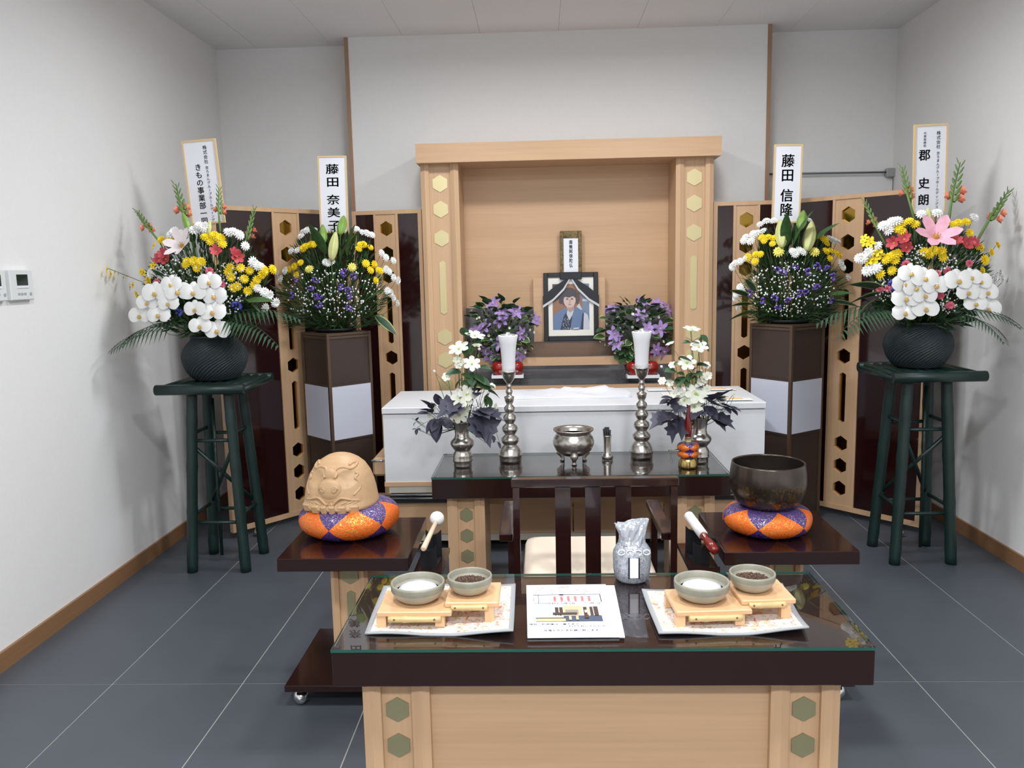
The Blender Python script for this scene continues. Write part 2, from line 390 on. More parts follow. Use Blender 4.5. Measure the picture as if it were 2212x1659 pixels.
# things on the casket
zc = .731
def card_stack(u, v, w, d, label, cat, mt, rz=0, th=.006, name='condolence_card', band=None):
    p = on(u, v, zc)
    t = thing(name, label, cat, (p.x, p.y, zc), rz)
    MB().box(-w/2, w/2, -d/2, d/2, 0, th, bev=.0015).build('sheet', mt, t)
    if band: MB().box(-w/2+band, -w/2+band+.1, -d*.07, d*.09, th, th+.0012).build('band', mat('orange_band', (236, 170, 60), .5), t)
    return t
p = on(1230, 853, zc)
cl_ = MB(); nx, ny = 28, 8; rr = random.Random(3)
R_ = []
for j in range(ny+1):
    row = []
    for i in range(nx+1):
        a = -.30+.6*i/nx; b = -.12+.24*j/ny
        row.append((a, b+.01*math.sin(3*i/nx), .010+.006*math.sin(i*.5+j*.3)+.004*rr.random()+(.012 if j > 5 and 12 < i < 24 else 0)))
    R_.append(row)
cl_.rings(R_, closed=False)
cl_.rings([[(a, b, 0) for a, b, c in r] for r in R_], closed=False)
edge = [R_[0][i] for i in range(nx+1)]+[R_[j][nx] for j in range(1, ny+1)]+[R_[ny][i] for i in range(nx-1, -1, -1)]+[R_[j][0] for j in range(ny-1, -1, -1)]
cl_.rings([edge, [(a, b, 0) for a, b, c in edge]], closed=False)
o = cl_.build('folded_cloth', mat('white_silk', (236, 237, 244), .5, var=.03, scale=40, bump=.3), None, (p.x, p.y, zc)); tag(o, 'folded white patterned cloth laid on the casket lid', 'cloth')
card_stack(1500, 856, .30, .26, 'large pale sheet of paper lying flat on the casket lid', 'paper', mat('cream_paper', (240, 238, 232), .6), 0, .002)
def env(u, v, lab, w=.2, rz=0): 
    p = on(u, v, zc+.002)
    t = thing('offering_envelope', lab, 'envelope', (p.x, p.y, zc+.0035), rz, None)
    MB().box(-w/2, w/2, -.028, .028, 0, .004, bev=.001).build('cover', mat('envelope_white', (244, 242, 238), .55), t)
    MB().box(-w*.1, w*.28, -.006, .006, .004, .0055).build('band', MATS.get('orange_band') or mat('orange_band', (236, 170, 60), .5), t)
env(1440, 843, 'white envelope with orange band beside the rear candle on the casket')
env(1545, 842, 'white envelope with orange band near the casket lid rear edge beyond the flowers')
env(1578, 864, 'white envelope with orange band at the casket corner by the lantern pedestal')

# ------------------------------------------------------------------ lacquer tables
def glass_sheet(t, x0, x1, y0, y1, z0, z1):
    g = MB().box(x0, x1, y0, y1, z0, z1); 
    for i in range(2, 6): g.m[i] = 1
    go = g.build('glass_top', [GLASS, GEDGE], t)
    for (x, y) in ((x0+.012, y0+.01), (x1-.012, y0+.01), (x0+.012, y1-.01), (x1-.012, y1-.01), ((x0+x1)/2, y0+.008), ((x0+x1)/2, y1-.008)):
        MB().lathe([(.008, 0), (.008, .002), (.005, .0035)], 16, c=(x, y, z1)).build('clear_pad', MATS['clear_plastic'], go)
glassmat('clear_plastic', (.88, .9, .9), .05)
def lacquer_table(label, x0, x1, y0, y1, front_panel):
    cx, cy = (x0+x1)/2, (y0+y1)/2
    t = thing('lacquer_table', label, 'table', (cx, cy, 0)); a, b = (x1-x0)/2, (y1-y0)/2
    MB().box(-a, a, -b, b, .452, .534, bev=.002).build('table_top', LACQ, t)
    glass_sheet(t, -a-.001, a+.001, -b-.001, b+.001, .534, .541)
    pw = .155; e = a-.055
    zh1, zh2 = at(850, 1531, 1.77).z, at(850, 1608, 1.77).z
    for q0, q1 in ((-e, -e+pw), (e-pw, e)):
        p = pillar(t, q0, q1, 0, .452, 2*b-.1, [zh1, zh2, 2*zh2-zh1], [(.05, 2*zh2-zh1-.06)], .03, mat('olive_gold', (150, 146, 112), .45, .35), .27, 'post', .028)
        p.location = (0, -b+.045, 0)
    if front_panel: MB().box(-e+pw, e-pw, -b+.06, -b+.075, .03, .452).build('front_panel', WH, t)
    else: MB().box(-e+pw, e-pw, b-.09, b-.075, .33, .452).build('rear_apron', WH, t)
    return t
lacquer_table('lacquer table with incense bowls and papers under a glass sheet', -.479, .717, 1.712, 2.162, True)
lacquer_table('lacquer table with pewter candlesticks and incense burner under a glass sheet', -.454, .754, 3.232, 3.665, False)

# ------------------------------------------------------------------ side stands
def side_stand(label, xc, yc, sgn):
    t = thing('instrument_stand', label, 'stand', (xc, yc, 0))
    MB().box(-.205, .205, -.21, .21, .458, .5, bev=.002).build('top', LACQ, t)
    p = pillar(t, -.06, .06, .082, .458, .26, [.412, .165], [(.22, .36)], .03, MATS['olive_gold'], .2, 'post', .026); p.location = (0, -.13, 0)
    MB().box(-.205, .205, -.21, .21, .06, .082, bev=.002).build('base', LACQ, t)
    for a in (-.165, .165):
        for b in (-.17, .17): caster(t, a, b, .062, .026)
    x0, x1 = (.205, .297) if sgn > 0 else (-.297, -.205)
    MB().box(x0, x1, -.15, .11, .405, .42).build('side_shelf', LACQ, t)
    MB().box(x0, x1, -.15, -.145, .42, .43).build('shelf_lip', LACQ, t)
    return t
side_stand('lacquer stand carrying the wooden fish drum', -.625, 2.62, 1)
side_stand('lacquer stand carrying the bronze bowl gong', .757, 2.645, -1)

# ------------------------------------------------------------------ chair
ch = thing('armchair', 'dark lacquer armchair with slatted back and cream seat facing the altar', 'chair', ((at(1285, 1040, 2.42).x), 2.42, 0))
cxo = ch.location.x
CREAM = mat('cream_vinyl', (226, 210, 190), .55)
xl_, xr_ = at(1104, 1040, 2.42).x-cxo, at(1467, 1030, 2.42).x-cxo
zt_, zr_ = at(1285, 1034, 2.42).z, at(1285, 1052, 2.42).z
for a in (xl_+.004, xr_-.024): MB().box(a, a+.02, 0, .032, 0, zr_).build('back_post', LACQ, ch)
MB().box(xl_, xr_, -.004, .03, zr_, zt_, bev=.003).build('top_rail', LACQ, ch)
MB().box(xl_+.02, xr_-.02, .004, .026, .33, .385).build('lower_rail', LACQ, ch)
for u in (1216.5, 1281.5, 1347.5):
    c = at(u, 1140, 2.42).x-cxo
    MB().box(c-.0235, c+.0235, .006, .022, .385, zr_).build('slat', LACQ, ch)
MB().box(xl_+.024, xr_-.05, .03, .43, .34, .375).build('seat_frame', LACQ, ch)
se = MB(); sx0, sx1 = xl_+.03, xr_-.055
prof = [(0, .0), (.004, .03), (.018, .046), (.05, .052)]
Rg = []
def rrect(x0, x1, y0, y1, r, z): 
    o = []
    for cx, cy, a0 in ((x1-r, y0+r, -PI/2), (x1-r, y1-r, 0), (x0+r, y1-r, PI/2), (x0+r, y0+r, PI)):
        for k in range(5): o.append((cx+r*math.cos(a0+k*PI/8), cy+r*math.sin(a0+k*PI/8), z))
    return o
for ins, z in ((.012, .375), (.002, .385), (0, .405), (.006, .42), (.03, .428)): Rg.append(rrect(sx0+ins, sx1-ins, .036+ins, .425-ins, .045, z))
se.rings(Rg, capa=True, capb=True).build('seat', CREAM, ch)
for a in (xl_-.042, xr_+.002-.05):
    MB().box(a, a+.042, .03, .40, .535, .56, bev=.003).build('armrest', LACQ, ch)
    MB().box(a+.012, a+.034, .35, .385, 0, .535).build('front_leg', LACQ, ch)

# ------------------------------------------------------------------ pewter altar ware on the far table
ZC = .541
def lathe_thing(name, label, cat, u, v, prof_px, y=None, z=ZC, mt=PEWTER, part='body', group=None, seg=36):
    """prof_px: (half width px, v px) from bottom to top, at the depth where the base touches the surface"""
    b = on(u, v, z); t = thing(name, label, cat, (b.x, b.y, z), 0, group)
    k = (b-EYE).dot(_f)/FPX
    zz = lambda vv: max(0, at(u, vv, b.y).z-z)
    pr = [(hw*k, zz(vv)) for hw, vv in prof_px]
    MB().lathe(pr, seg).build(part, mt, t)
    return t, k, b
VP = [(19, 1008), (20, 1003), (19, 998), (22, 994), (22.5, 992), (20.5, 989), (22, 984), (20, 978), (16.5, 973), (18, 970), (24, 963), (26, 957), (25, 952), (19, 947), (16, 943), (16.5, 941), (15, 939), (16, 930), (18, 918), (21, 911), (22, 909), (20, 910), (15, 918), (12, 935)]
lathe_thing('flower_vase', 'pewter altar vase holding grey leaves beside the fish drum side candlestick', 'vase', 1000, 1007, VP)
lathe_thing('flower_vase', 'pewter altar vase holding grey leaves behind the hand bell', 'vase', 1510, 998, [(a, b-9) for a, b in VP])
CP = [(23, 996), (24.5, 991), (24, 986), (26, 983), (26.5, 981), (25, 978), (24, 972), (19, 965), (15, 961), (14, 959), (17, 956), (20, 950), (19, 946), (12, 940), (11, 938), (17, 929), (17.5, 925), (15, 920), (9, 915), (9, 914), (14, 906), (14.5, 902), (12, 897), (7.5, 893), (11, 887), (12, 882), (10, 878), (6, 874), (9.5, 866), (10.5, 860), (10.5, 857), (6.5, 855), (5, 853), (7.5, 848), (7, 843), (4.5, 841), (6.5, 837), (6.5, 832), (4.5, 829), (7, 825), (12, 818), (14.5, 808), (15, 805), (20.5, 803), (21, 801), (19, 800.5)]
def candlestick(u, v, dv, lab, lab2):
    t, k, b = lathe_thing('candlestick', lab, 'candlestick', u, v, [(a, p+dv) for a, p in CP])
    z0 = at(u, 801+dv, b.y).z; z1 = at(u, 724+dv, b.y).z; hh = z1-z0
    c = thing('altar_candle', lab2, 'candle', (b.x, b.y, z0))
    MB().lathe([(14*k, 0), (14.2*k, hh*.1), (15*k, hh*.4), (17.5*k, hh*.75), (21*k, hh*.985), (20.6*k, hh), (18*k, hh), (16*k, hh-.008)], 32).build('wax_body', mat('candle_wax', (238, 238, 242), .35), c)
    MB().lathe([(17.5*k, hh-.004), (15*k, hh+.004), (5*k, hh+.007), (4.5*k, hh+.012), (.001, hh+.013)], 24).build('glass_cap', mat('cap_silver', (200, 202, 204), .2, .6), c)
candlestick(1103, 996, 0, 'turned pewter candlestick nearer the fish drum', 'white flared candle on the candlestick nearer the fish drum')
candlestick(1386, 988, -8, 'turned pewter candlestick nearer the bronze gong', 'white flared candle on the candlestick nearer the bronze gong')
# incense burner
b = on(1240, 1003, ZC); k = (b-EYE).dot(_f)/FPX; k2 = k
t = thing('incense_burner', 'round pewter incense burner on three legs', 'burner', (b.x, b.y+.03, ZC)); by = b.y+.03
zz = lambda v: at(1236, v, by).z-ZC
pr = [(12, 984), (26, 981), (38, 972), (44, 960), (45, 952), (42, 943), (38, 938), (37, 936), (39, 932), (43.5, 929), (44, 926.5), (43, 925.5), (37, 928), (35, 936), (30, 945)]
MB().lathe([(a*k, zz(v)) for a, v in pr], 40).build('bowl', PEWTER, t)
MB().lathe([(.1*k, zz(937)), (33*k, zz(937))], 32, capa=False, capb=True).build('ash', mat('pale_ash', (170, 165, 158), .95), t)
for a in (-PI/2, PI/6, 5*PI/6):
    c, s = math.cos(a), math.sin(a); z1 = zz(974)
    MB().tube([(c*30*k, s*30*k, z1), (c*33*k, s*33*k, z1*.72), (c*28*k, s*28*k, z1*.45), (c*26*k, s*26*k, z1*.2), (c*29*k, s*29*k, .0)], [9*k, 9*k, 5*k, 4*k, 6*k], 10).build('leg', PEWTER, t)
# incense stick holder
t, k, b = lathe_thing('incense_holder', 'slim pewter holder with black incense sticks', 'holder', 1312, 991, [(11, 992), (12.5, 988), (12.5, 984), (9, 979), (8, 977), (8, 950), (9, 942), (9.5, 940), (8.5, 940), (7.5, 944), (6, 960)])
for i in range(11):
    a = i*2.4; r = .0085*(.3+.7*((i*37) % 10)/10); z0 = .02
    MB().tube([(r*math.cos(a), r*math.sin(a), z0), (r*2.3*math.cos(a), r*1.6*math.sin(a), at(1312, 923+(i % 3)*3, b.y).z-ZC)], .0034, 6).build('incense_stick', BLACKM, t)
# brocade
def brocade(name, n, rows=1):
    m = bpy.data.materials.new(name); m.use_nodes = True; MATS[name] = m; nt = m.node_tree; b = nt.nodes['Principled BSDF']; Lk = nt.links.new
    N = nt.nodes.new
    uv = N('ShaderNodeUVMap'); sp = N('ShaderNodeSeparateXYZ'); Lk(uv.outputs[0], sp.inputs[0])
    def math_(op, a, bb=None):
        x = N('ShaderNodeMath'); x.operation = op
        for i, q in enumerate((a, bb)):
            if q is None: continue
            if isinstance(q, (int, float)): x.inputs[i].default_value = q
            else: Lk(q, x.inputs[i])
        return x.outputs[0]
    fr = math_('FRACT', math_('MULTIPLY', sp.outputs[0], n)); aa = math_('MULTIPLY', math_('ABSOLUTE', math_('SUBTRACT', fr, .5)), 2)
    vv = math_('ABSOLUTE', sp.outputs[1]); dm = math_('LESS_THAN', math_('ADD', aa, vv), 1.0)
    tc = N('ShaderNodeTexCoord'); vo = N('ShaderNodeTexVoronoi'); vo.inputs['Scale'].default_value = 110; Lk(tc.outputs['Object'], vo.inputs['Vector'])
    nz = N('ShaderNodeTexNoise'); nz.inputs['Scale'].default_value = 120; nz.inputs['Detail'].default_value = 3; nz.inputs['Distortion'].default_value = 2.5; Lk(tc.outputs['Object'], nz.inputs['Vector'])
    fl_ = math_('GREATER_THAN', nz.outputs['Fac'], .53)
    mo = N('ShaderNodeMix'); mo.data_type = 'RGBA'; mo.inputs[6].default_value = (*srgb((240, 98, 22)), 1); mo.inputs[7].default_value = (*srgb((255, 178, 84)), 1); Lk(fl_, mo.inputs[0])
    mp = N('ShaderNodeMix'); mp.data_type = 'RGBA'; mp.inputs[6].default_value = (*srgb((78, 52, 122)), 1); mp.inputs[7].default_value = (*srgb((196, 188, 186)), 1)
    fp = math_('GREATER_THAN', nz.outputs['Fac'], .58); fpm = math_('MULTIPLY', fp, math_('GREATER_THAN', sp.outputs[1], .05)); Lk(fpm, mp.inputs[0])
    mx = N('ShaderNodeMix'); mx.data_type = 'RGBA'; Lk(dm, mx.inputs[0]); Lk(mp.outputs[2], mx.inputs[6]); Lk(mo.outputs[2], mx.inputs[7]); Lk(mx.outputs[2], b.inputs['Base Color'])
    me = math_('MULTIPLY', fl_, .8); Lk(me, b.inputs['Metallic']); b.inputs['Roughness'].default_value = .26
    bp = N('ShaderNodeBump'); bp.inputs['Strength'].default_value = .8; bp.inputs['Distance'].default_value = .003; Lk(nz.outputs['Fac'], bp.inputs['Height']); Lk(bp.outputs['Normal'], b.inputs['Normal'])
    return m
BROC = brocade('orange_purple_brocade', 6)
def cushion_mesh(name, R, h, tilt=0, inner=.35, seg=72, rg=20, m=None):
    mb = MB(); rings = []
    for i in range(rg+1):
        th = -PI/2+PI*i/rg; row = []; t = math.sin(th)
        r = R*inner+(R*(1-inner))*abs(math.cos(th))**.8
        for j in range(seg+1):
            a = 2*PI*j/seg
            lob = 1+.018*math.cos(6*a)
            row.append((r*lob*math.cos(a), r*lob*math.sin(a), h/2+h/2*math.copysign(abs(t)**.9, t)))
        rings.append(row)
    mb.rings(rings, closed=False)
    for i in range(rg+1):
        th = -1+2*i/rg
        for j in range(seg+1): mb.uv[i*(seg+1)+j] = (j/seg, th*1.25)
    n = seg+1
    mb.f.append([j for j in range(seg)]); mb.m.append(0); mb.sm.append(True)
    top = [rg*n+j for j in range(seg)]; mb.f.append(top); mb.m.append(0); mb.sm.append(True)
    return mb
# hand bell
b = on(1486, 1009, ZC); k = (b-EYE).dot(_f)/FPX
t = thing('hand_bell', 'hand bell with red lacquer handle, brocade cushions and brass base', 'bell', (b.x, b.y, ZC))
zz = lambda v: at(1486, v, b.y).z-ZC
BRASS = mat('brass', (196, 170, 110), .2, 1)
MB().lathe([(21*k, 0), (20.5*k, zz(1004)), (19.5*k, zz(994)), (17*k, zz(988)), (10*k, zz(985))], 32).build('brass_bowl', BRASS, t)
SB = brocade('bell_brocade', 4)
for v0, v1, R in ((988, 971, 22.5), (974, 955, 23.5)):
    cushion_mesh('c', R*k, zz(v1)-zz(v0), inner=.4, seg=40, rg=12).build('cushion', SB, t, (0, 0, zz(v0)))
MB().lathe([(9*k, zz(958)), (7.5*k, zz(952)), (7*k, zz(944)), (8*k, zz(943))], 20).build('gold_collar', GOLD, t)
REDL = mat('red_lacquer', (122, 30, 24), .25, coat=.5)
MB().lathe([(6.5*k, zz(945)), (8*k, zz(930)), (8*k, zz(918)), (6*k, zz(900)), (4.5*k, zz(884)), (4.2*k, zz(873)), (3.5*k, zz(872))], 20).build('handle', REDL, t)
MB().tube([(-18*k, -.004, zz(970)), (-44*k, -.01, zz(971))], .0022, 6).build('striker_rod', BRASS, t)
MB().tube([(-43*k, -.01, zz(971)), (-38*k, -.012, zz(985)), (-33*k, -.01, zz(995)), (-36*k, -.012, zz(1000)), (-40*k, -.01, zz(993)), (-36*k, -.011, zz(980)), (-42*k, -.01, zz(971))], .0009, 5).build('cord', mat('grey_cord', (110, 110, 108), .6), t)

# ------------------------------------------------------------------ instruments
ZS = .5
b = on(757, 1148, ZS)
CR1 = .166
cu = cushion_mesh('c', CR1, .112, inner=.42).build('brocade_cushion', BROC, None, (b.x, b.y, ZS), (0, 0, .35)); tag(cu, 'round orange and purple brocade cushion under the wooden fish drum', 'cushion')
# wooden fish drum
DW = woodmat('carved_wood', (200, 164, 124), 'x', .86, .5)
md = thing('fish_drum', 'carved round wooden fish drum resting on a brocade cushion', 'drum', (b.x-.02, b.y-.015, ZS+.098), -.12)
def dome(t):   # half width, half depth for height fraction
    pts = [(0, .106, .09), (.04, .12, .104), (.1, .1225, .11), (.2, .119, .112), (.34, .114, .112), (.48, .108, .107), (.63, .0985, .098), (.78, .082, .082), (.88, .062, .062), (.945, .042, .042), (.985, .02, .02), (1, .001, .001)]
    for (a, w0, d0), (c, w1, d1) in zip(pts, pts[1:]):
        if a <= t <= c: f = (t-a)/(c-a); return w0+(w1-w0)*f, d0+(d1-d0)*f
HD = .182
def surf(x, z, out=0):
    w, d = dome(min(.999, max(0, z/HD))); q = max(0, 1-(abs(x)/w)**2.3); y = -d*q**.5
    return Vector((x, y-out, z))
dm = MB(); seg = 72; R_ = []
for i in range(41):
    t_ = i/40; w, d = dome(t_); row = []
    for j in range(seg):
        a = 2*PI*j/seg; c, s = math.cos(a), math.sin(a)
        x, y = w*math.copysign(abs(c)**.87, c), d*math.copysign(abs(s)**.87, s); z = t_*HD
        if s < 0:   # carved front: flared lip with notches, sunk cheeks
            if t_ < .2:
                lip = (1-abs(t_-.07)/.13) if t_ < .2 else 0
                y -= .016*max(0, lip)*(-s)*(1 if (int((x+.2)/.017) % 2) else .45)
            r1 = math.hypot((abs(x)-.05)/.034, (z-.112)/.028)
            if r1 < 1: y += .012*(1-r1*r1)
            r2 = math.hypot(x/.05, (z-.078)/.047)
            if .82 < r2 < 1.2: y += .005*(1-abs(r2-1)/.2)
        row.append((x, y, z))
    R_.append(row)
dm.rings(R_, capa=True, capb=True).build('body', DW, md)
def curve_on(pts, r=.0028, out=.001):
    P = [surf(x, z, out) for x, z in pts]; return P
def sm(pts, n=6):   # catmull-rom
    o = []; p = [pts[0]]+pts+[pts[-1]]
    for i in range(1, len(p)-2):
        for j in range(n):
            t = j/n; o.append(tuple(.5*((2*p[i][q])+(-p[i-1][q]+p[i+1][q])*t+(2*p[i-1][q]-5*p[i][q]+4*p[i+1][q]-p[i+2][q])*t*t+(-p[i-1][q]+3*p[i][q]-3*p[i+1][q]+p[i+2][q])*t**3) for q in range(len(p[0]))))
    return o+[tuple(pts[-1])]
for s in (-1, 1):
    scroll = [(.016, .118), (.02, .128), (.014, .138), (.022, .147), (.04, .148), (.058, .142), (.068, .146), (.066, .155), (.056, .156), (.052, .151)]
    MB().tube(curve_on(sm([(s*a, z) for a, z in scroll])), .0052, 10).build('brow_scroll', DW, md)
    eye = [(.02+.0105*(1-i/26)*math.cos(i*.55), .083+.0105*(1-i/26)*math.sin(i*.55)) for i in range(22)]
    MB().tube(curve_on([(s*a, z) for a, z in eye], out=.0085), .0026, 8).build('spiral', DW, md)
    jaw = [(.004, .036), (.012, .034), (.022, .044), (.036, .054), (.052, .052), (.07, .046), (.088, .042)]
    MB().tube(curve_on(sm([(s*a, z) for a, z in jaw])), .0048, 10).build('jaw_ridge', DW, md)
    for q in range(3): MB().tube(curve_on(sm([(s*(.03+.018*q), .03), (s*(.042+.018*q), .036), (s*(.056+.018*q), .04)])), .0036, 8).build('fin_ridge', DW, md)
    MB().tube(curve_on(sm([(s*.075, .06), (s*.09, .08), (s*.085, .1), (s*.076, .112), (s*.08, .122), (s*.072, .128)])), .0042, 8).build('cheek_ridge', DW, md)
g = MB(); g.ball((0, 0, 0), .041, seg=24, rg=10, sz=(1, .45, .95)); g.build('gem', DW, md, surf(0, .078, -.009))
g = MB(); g.ball((0, 0, 0), .025, seg=18, rg=8, sz=(1, .5, .9)); g.build('snout', DW, md, surf(0, .124, -.005))
for i, hw_ in enumerate((.017, .015, .011, .011, .015, .017)):
    x = (-.088, -.052, -.02, .008, .04, .076)[i]
    p = surf(x, .018, .008)
    MB().box(-hw_, hw_, -.004, .014, -.019, .012, bev=.005).build('carved_lobe', DW, md, p, (0.3, 0, math.atan(x*5)))
# bronze gong
b = on(1660, 1150, ZS); b = Vector((b.x, b.y+.02, ZS))
cu = cushion_mesh('c', .143, .09, inner=.42).build('brocade_cushion', BROC, None, (b.x, b.y, ZS), (0, 0, .08)); tag(cu, 'round orange and purple brocade cushion under the bronze gong', 'cushion')
BRZ = mat('dark_bronze', (82, 74, 68), .25, .8, var=.25, scale=14)
def flecked():
    m = bpy.data.materials.new('bronze_inscribed'); m.use_nodes = True; nt = m.node_tree; bb = nt.nodes['Principled BSDF']
    tc = nt.nodes.new('ShaderNodeTexCoord'); nz = nt.nodes.new('ShaderNodeTexNoise'); nz.inputs['Scale'].default_value = 130; nz.inputs['Detail'].default_value = 2
    n2 = nt.nodes.new('ShaderNodeTexNoise'); n2.inputs['Scale'].default_value = 9
    cr = nt.nodes.new('ShaderNodeValToRGB'); cr.color_ramp.elements[0].position = .6; cr.color_ramp.elements[1].position = .68
    cr.color_ramp.elements[0].color = (*srgb((80, 70, 62)), 1); cr.color_ramp.elements[1].color = (*srgb((122, 94, 58)), 1)
    mu = nt.nodes.new('ShaderNodeMath'); mu.operation = 'MULTIPLY_ADD'; mu.inputs[1].default_value = .5; nt.links.new(n2.outputs[0], mu.inputs[0])
    ml = nt.nodes.new('ShaderNodeMath'); ml.operation = 'MULTIPLY'; ml.inputs[1].default_value = .65; nt.links.new(nz.outputs[0], ml.inputs[0]); nt.links.new(ml.outputs[0], mu.inputs[2])
    for n in (nz, n2): nt.links.new(tc.outputs['Object'], n.inputs['Vector'])
    nt.links.new(mu.outputs[0], cr.inputs[0]); nt.links.new(cr.outputs[0], bb.inputs['Base Color'])
    bb.inputs['Metallic'].default_value = .85; bb.inputs['Roughness'].default_value = .28
    return m
g = thing('bowl_gong', 'large dark bronze bowl gong resting on a brocade cushion', 'gong', (b.x, b.y, ZS+.082))
bp_ = [(.055, 0), (.085, .006), (.104, .024), (.118, .056), (.1225, .09), (.121, .12), (.117, .146), (.1165, .15), (.111, .15), (.111, .146), (.114, .12), (.114, .09), (.108, .055), (.09, .025), (.05, .014)]
mb = MB(); mb.lathe(bp_, 56)
for i, f in enumerate(mb.f):
    if 2 <= i//56 <= 3: mb.m[i] = 1
mb.build('bowl', [BRZ, flecked()], g)
# mallet and striker on their black rests
def rest(name, label, x, y, z, u, rz):
    t = thing(name, label, 'rest', (x, y, z), rz)
    for yy, hgt, nm in ((-.045, .075, 'front_plate'), (.045, .098, 'rear_plate')):
        w = .026
        MB().prism([(-w, 0), (w, 0), (w, hgt), (w*.55, hgt-.012), (0, hgt-.018), (-w*.55, hgt-.012), (-w, hgt)], yy-.004, yy+.004, ax='y').build(nm, BLACKM, t)
    MB().box(-.026, .026, -.041, .041, 0, .006).build('rest_base', BLACKM, t)
    return t
zsh = .43-.01
rest('mallet_rest', 'black notched rest holding the white headed wooden mallet', -.372, 2.585, zsh, 0, -.06)
rest('mallet_rest', 'black notched rest holding the red handled gong striker', .5, 2.6, zsh, 0, .1)
PALEW = mat('pale_stick_wood', (226, 200, 172), .5)
m_ = thing('drum_mallet', 'wooden drum mallet with a round white padded head', 'mallet', (-.372, 2.585, zsh))
A_, B_ = Vector((-.008, -.115, .088)), Vector((.01, .072, .118))
MB().tube([A_-(B_-A_)*.02, A_, A_+(B_-A_)*.5, B_], [.006, .0095, .0082, .007], 12).build('stick', PALEW, m_)
MB().ball(B_+Vector((.001, .012, .006)), .0245, seg=20, rg=12).build('padded_head', mat('white_felt', (238, 235, 230), .9, bump=.2, scale=150), m_)
m_ = thing('gong_striker', 'red lacquer gong striker with white wrapped tip', 'striker', (.5, 2.6, zsh))
A_, B_ = Vector((.032, -.12, .068)), Vector((-.015, .09, .122)); d_ = B_-A_
MB().tube([A_-d_*.02, A_, A_+d_*.12, A_+d_*.25, A_+d_*.33, A_+d_*.38, A_+d_*.42], [.006, .013, .0165, .013, .009, .014, .012], 16).build('handle', REDL, m_)
MB().tube([A_+d_*.42, A_+d_*.43, A_+d_*.97, A_+d_], [.012, .0165, .0165, .012], 16).build('wrapped_tip', mat('white_wrap', (236, 232, 230), .85), m_)

# ------------------------------------------------------------------ on the near table
ZT1 = .541
def floral_mat():
    m = bpy.data.materials.new('floral_mat'); m.use_nodes = True; nt = m.node_tree; b = nt.nodes['Principled BSDF']; N = nt.nodes.new; Lk = nt.links.new
    tc = N('ShaderNodeTexCoord'); base = (*srgb((236, 228, 222)), 1); prev = None
    for sc, thr, col, seed in ((40, .625, (226, 140, 118), 0), (85, .6, (196, 182, 130), 5), (60, .63, (238, 186, 168), 11)):
        mp = N('ShaderNodeMapping'); mp.inputs['Location'].default_value = (seed, seed*2, 0); nz = N('ShaderNodeTexNoise'); nz.inputs['Scale'].default_value = sc; nz.inputs['Detail'].default_value = 3; nz.inputs['Distortion'].default_value = 1.2
        Lk(tc.outputs['Object'], mp.inputs[0]); Lk(mp.outputs[0], nz.inputs['Vector'])
        g = N('ShaderNodeMath'); g.operation = 'GREATER_THAN'; g.inputs[1].default_value = thr; Lk(nz.outputs[0], g.inputs[0])
        mx = N('ShaderNodeMix'); mx.data_type = 'RGBA'; Lk(g.outputs[0], mx.inputs[0]); mx.inputs[7].default_value = (*srgb(col), 1)
        if prev: Lk(prev, mx.inputs[6])
        else: mx.inputs[6].default_value = base
        prev = mx.outputs[2]
    Lk(prev, b.inputs['Base Color']); b.inputs['Roughness'].default_value = .7
    return m
FLOR = floral_mat(); GREYB = mat('grey_binding', (158, 160, 162), .7)
def place_mat(label, corners, lift):
    """corners: BL, BR, FR, FL pixels; lift = curl heights at those corners"""
    P = [on(u, v, ZT1+.002+l) for (u, v), l in zip(corners, lift)]
    c = sum(P, Vector())/4; c.z = ZT1
    t = thing('brocade_mat', label, 'mat', c)
    n = 30; m_ = {}
    def pt(i, j, n_=n):
        a, b2 = i/n_, j/n_
        p = (P[3]*(1-a)+P[2]*a)*(1-b2)+(P[0]*(1-a)+P[1]*a)*b2
        l = 0
        for q, (ca, cb) in enumerate(((0, 1), (1, 1), (1, 0), (0, 0))):
            d2 = max(0, 1-math.hypot(a-ca, b2-cb)/.55); l += lift[q]*d2*d2
        ed = min(a, 1-a, b2, 1-b2)
        l += .0025*math.sin(a*9+b2*4)*(1-min(1, ed*5))
        return Vector((p.x-c.x, p.y-c.y, .0035+max(-.0012, l)))
    k = 1
    cloth = MB(); R1 = [[pt(i, j) for i in range(k, n-k+1)] for j in range(k, n-k+1)]
    cloth.rings(R1, closed=False)
    cloth.build('cloth', FLOR, t)
    bd = MB()
    loopo = [(i, 0) for i in range(n)]+[(n, j) for j in range(n)]+[(i, n) for i in range(n, 0, -1)]+[(0, j) for j in range(n, 0, -1)]
    def clampi(i): return min(max(i, k), n-k)
    up = Vector((0, 0, .0012)); dn = Vector((0, 0, -.0028))
    o1 = [pt(i, j)+up for i, j in loopo]; i1 = [pt(clampi(i), clampi(j))+up*.5 for i, j in loopo]; o2 = [pt(i, j)+dn for i, j in loopo]; i2 = [pt(clampi(i), clampi(j))+dn for i, j in loopo]
    bd.rings([i1, o1, o2, i2]); bd.build('binding', GREYB, t)
    ud = MB(); ud.rings([[p+dn for p in r] for r in R1], closed=False); ud.build('lining', GREYB, t)
    return t
place_mat('floral brocade mat under the incense tray with coarse brown chips', [(829, 1266), (1114, 1263), (1109, 1364), (788, 1370)], [0, .0, .012, .0])
place_mat('curled floral brocade mat under the incense tray beside the silver bag', [(1386, 1272), (1690, 1262), (1748, 1357), (1423, 1369)], [.012, 0, .014, .004])
BAMB = mat('bamboo', (206, 178, 124), .35, var=.16, scale=30, stretch=(.4, 2, 2))
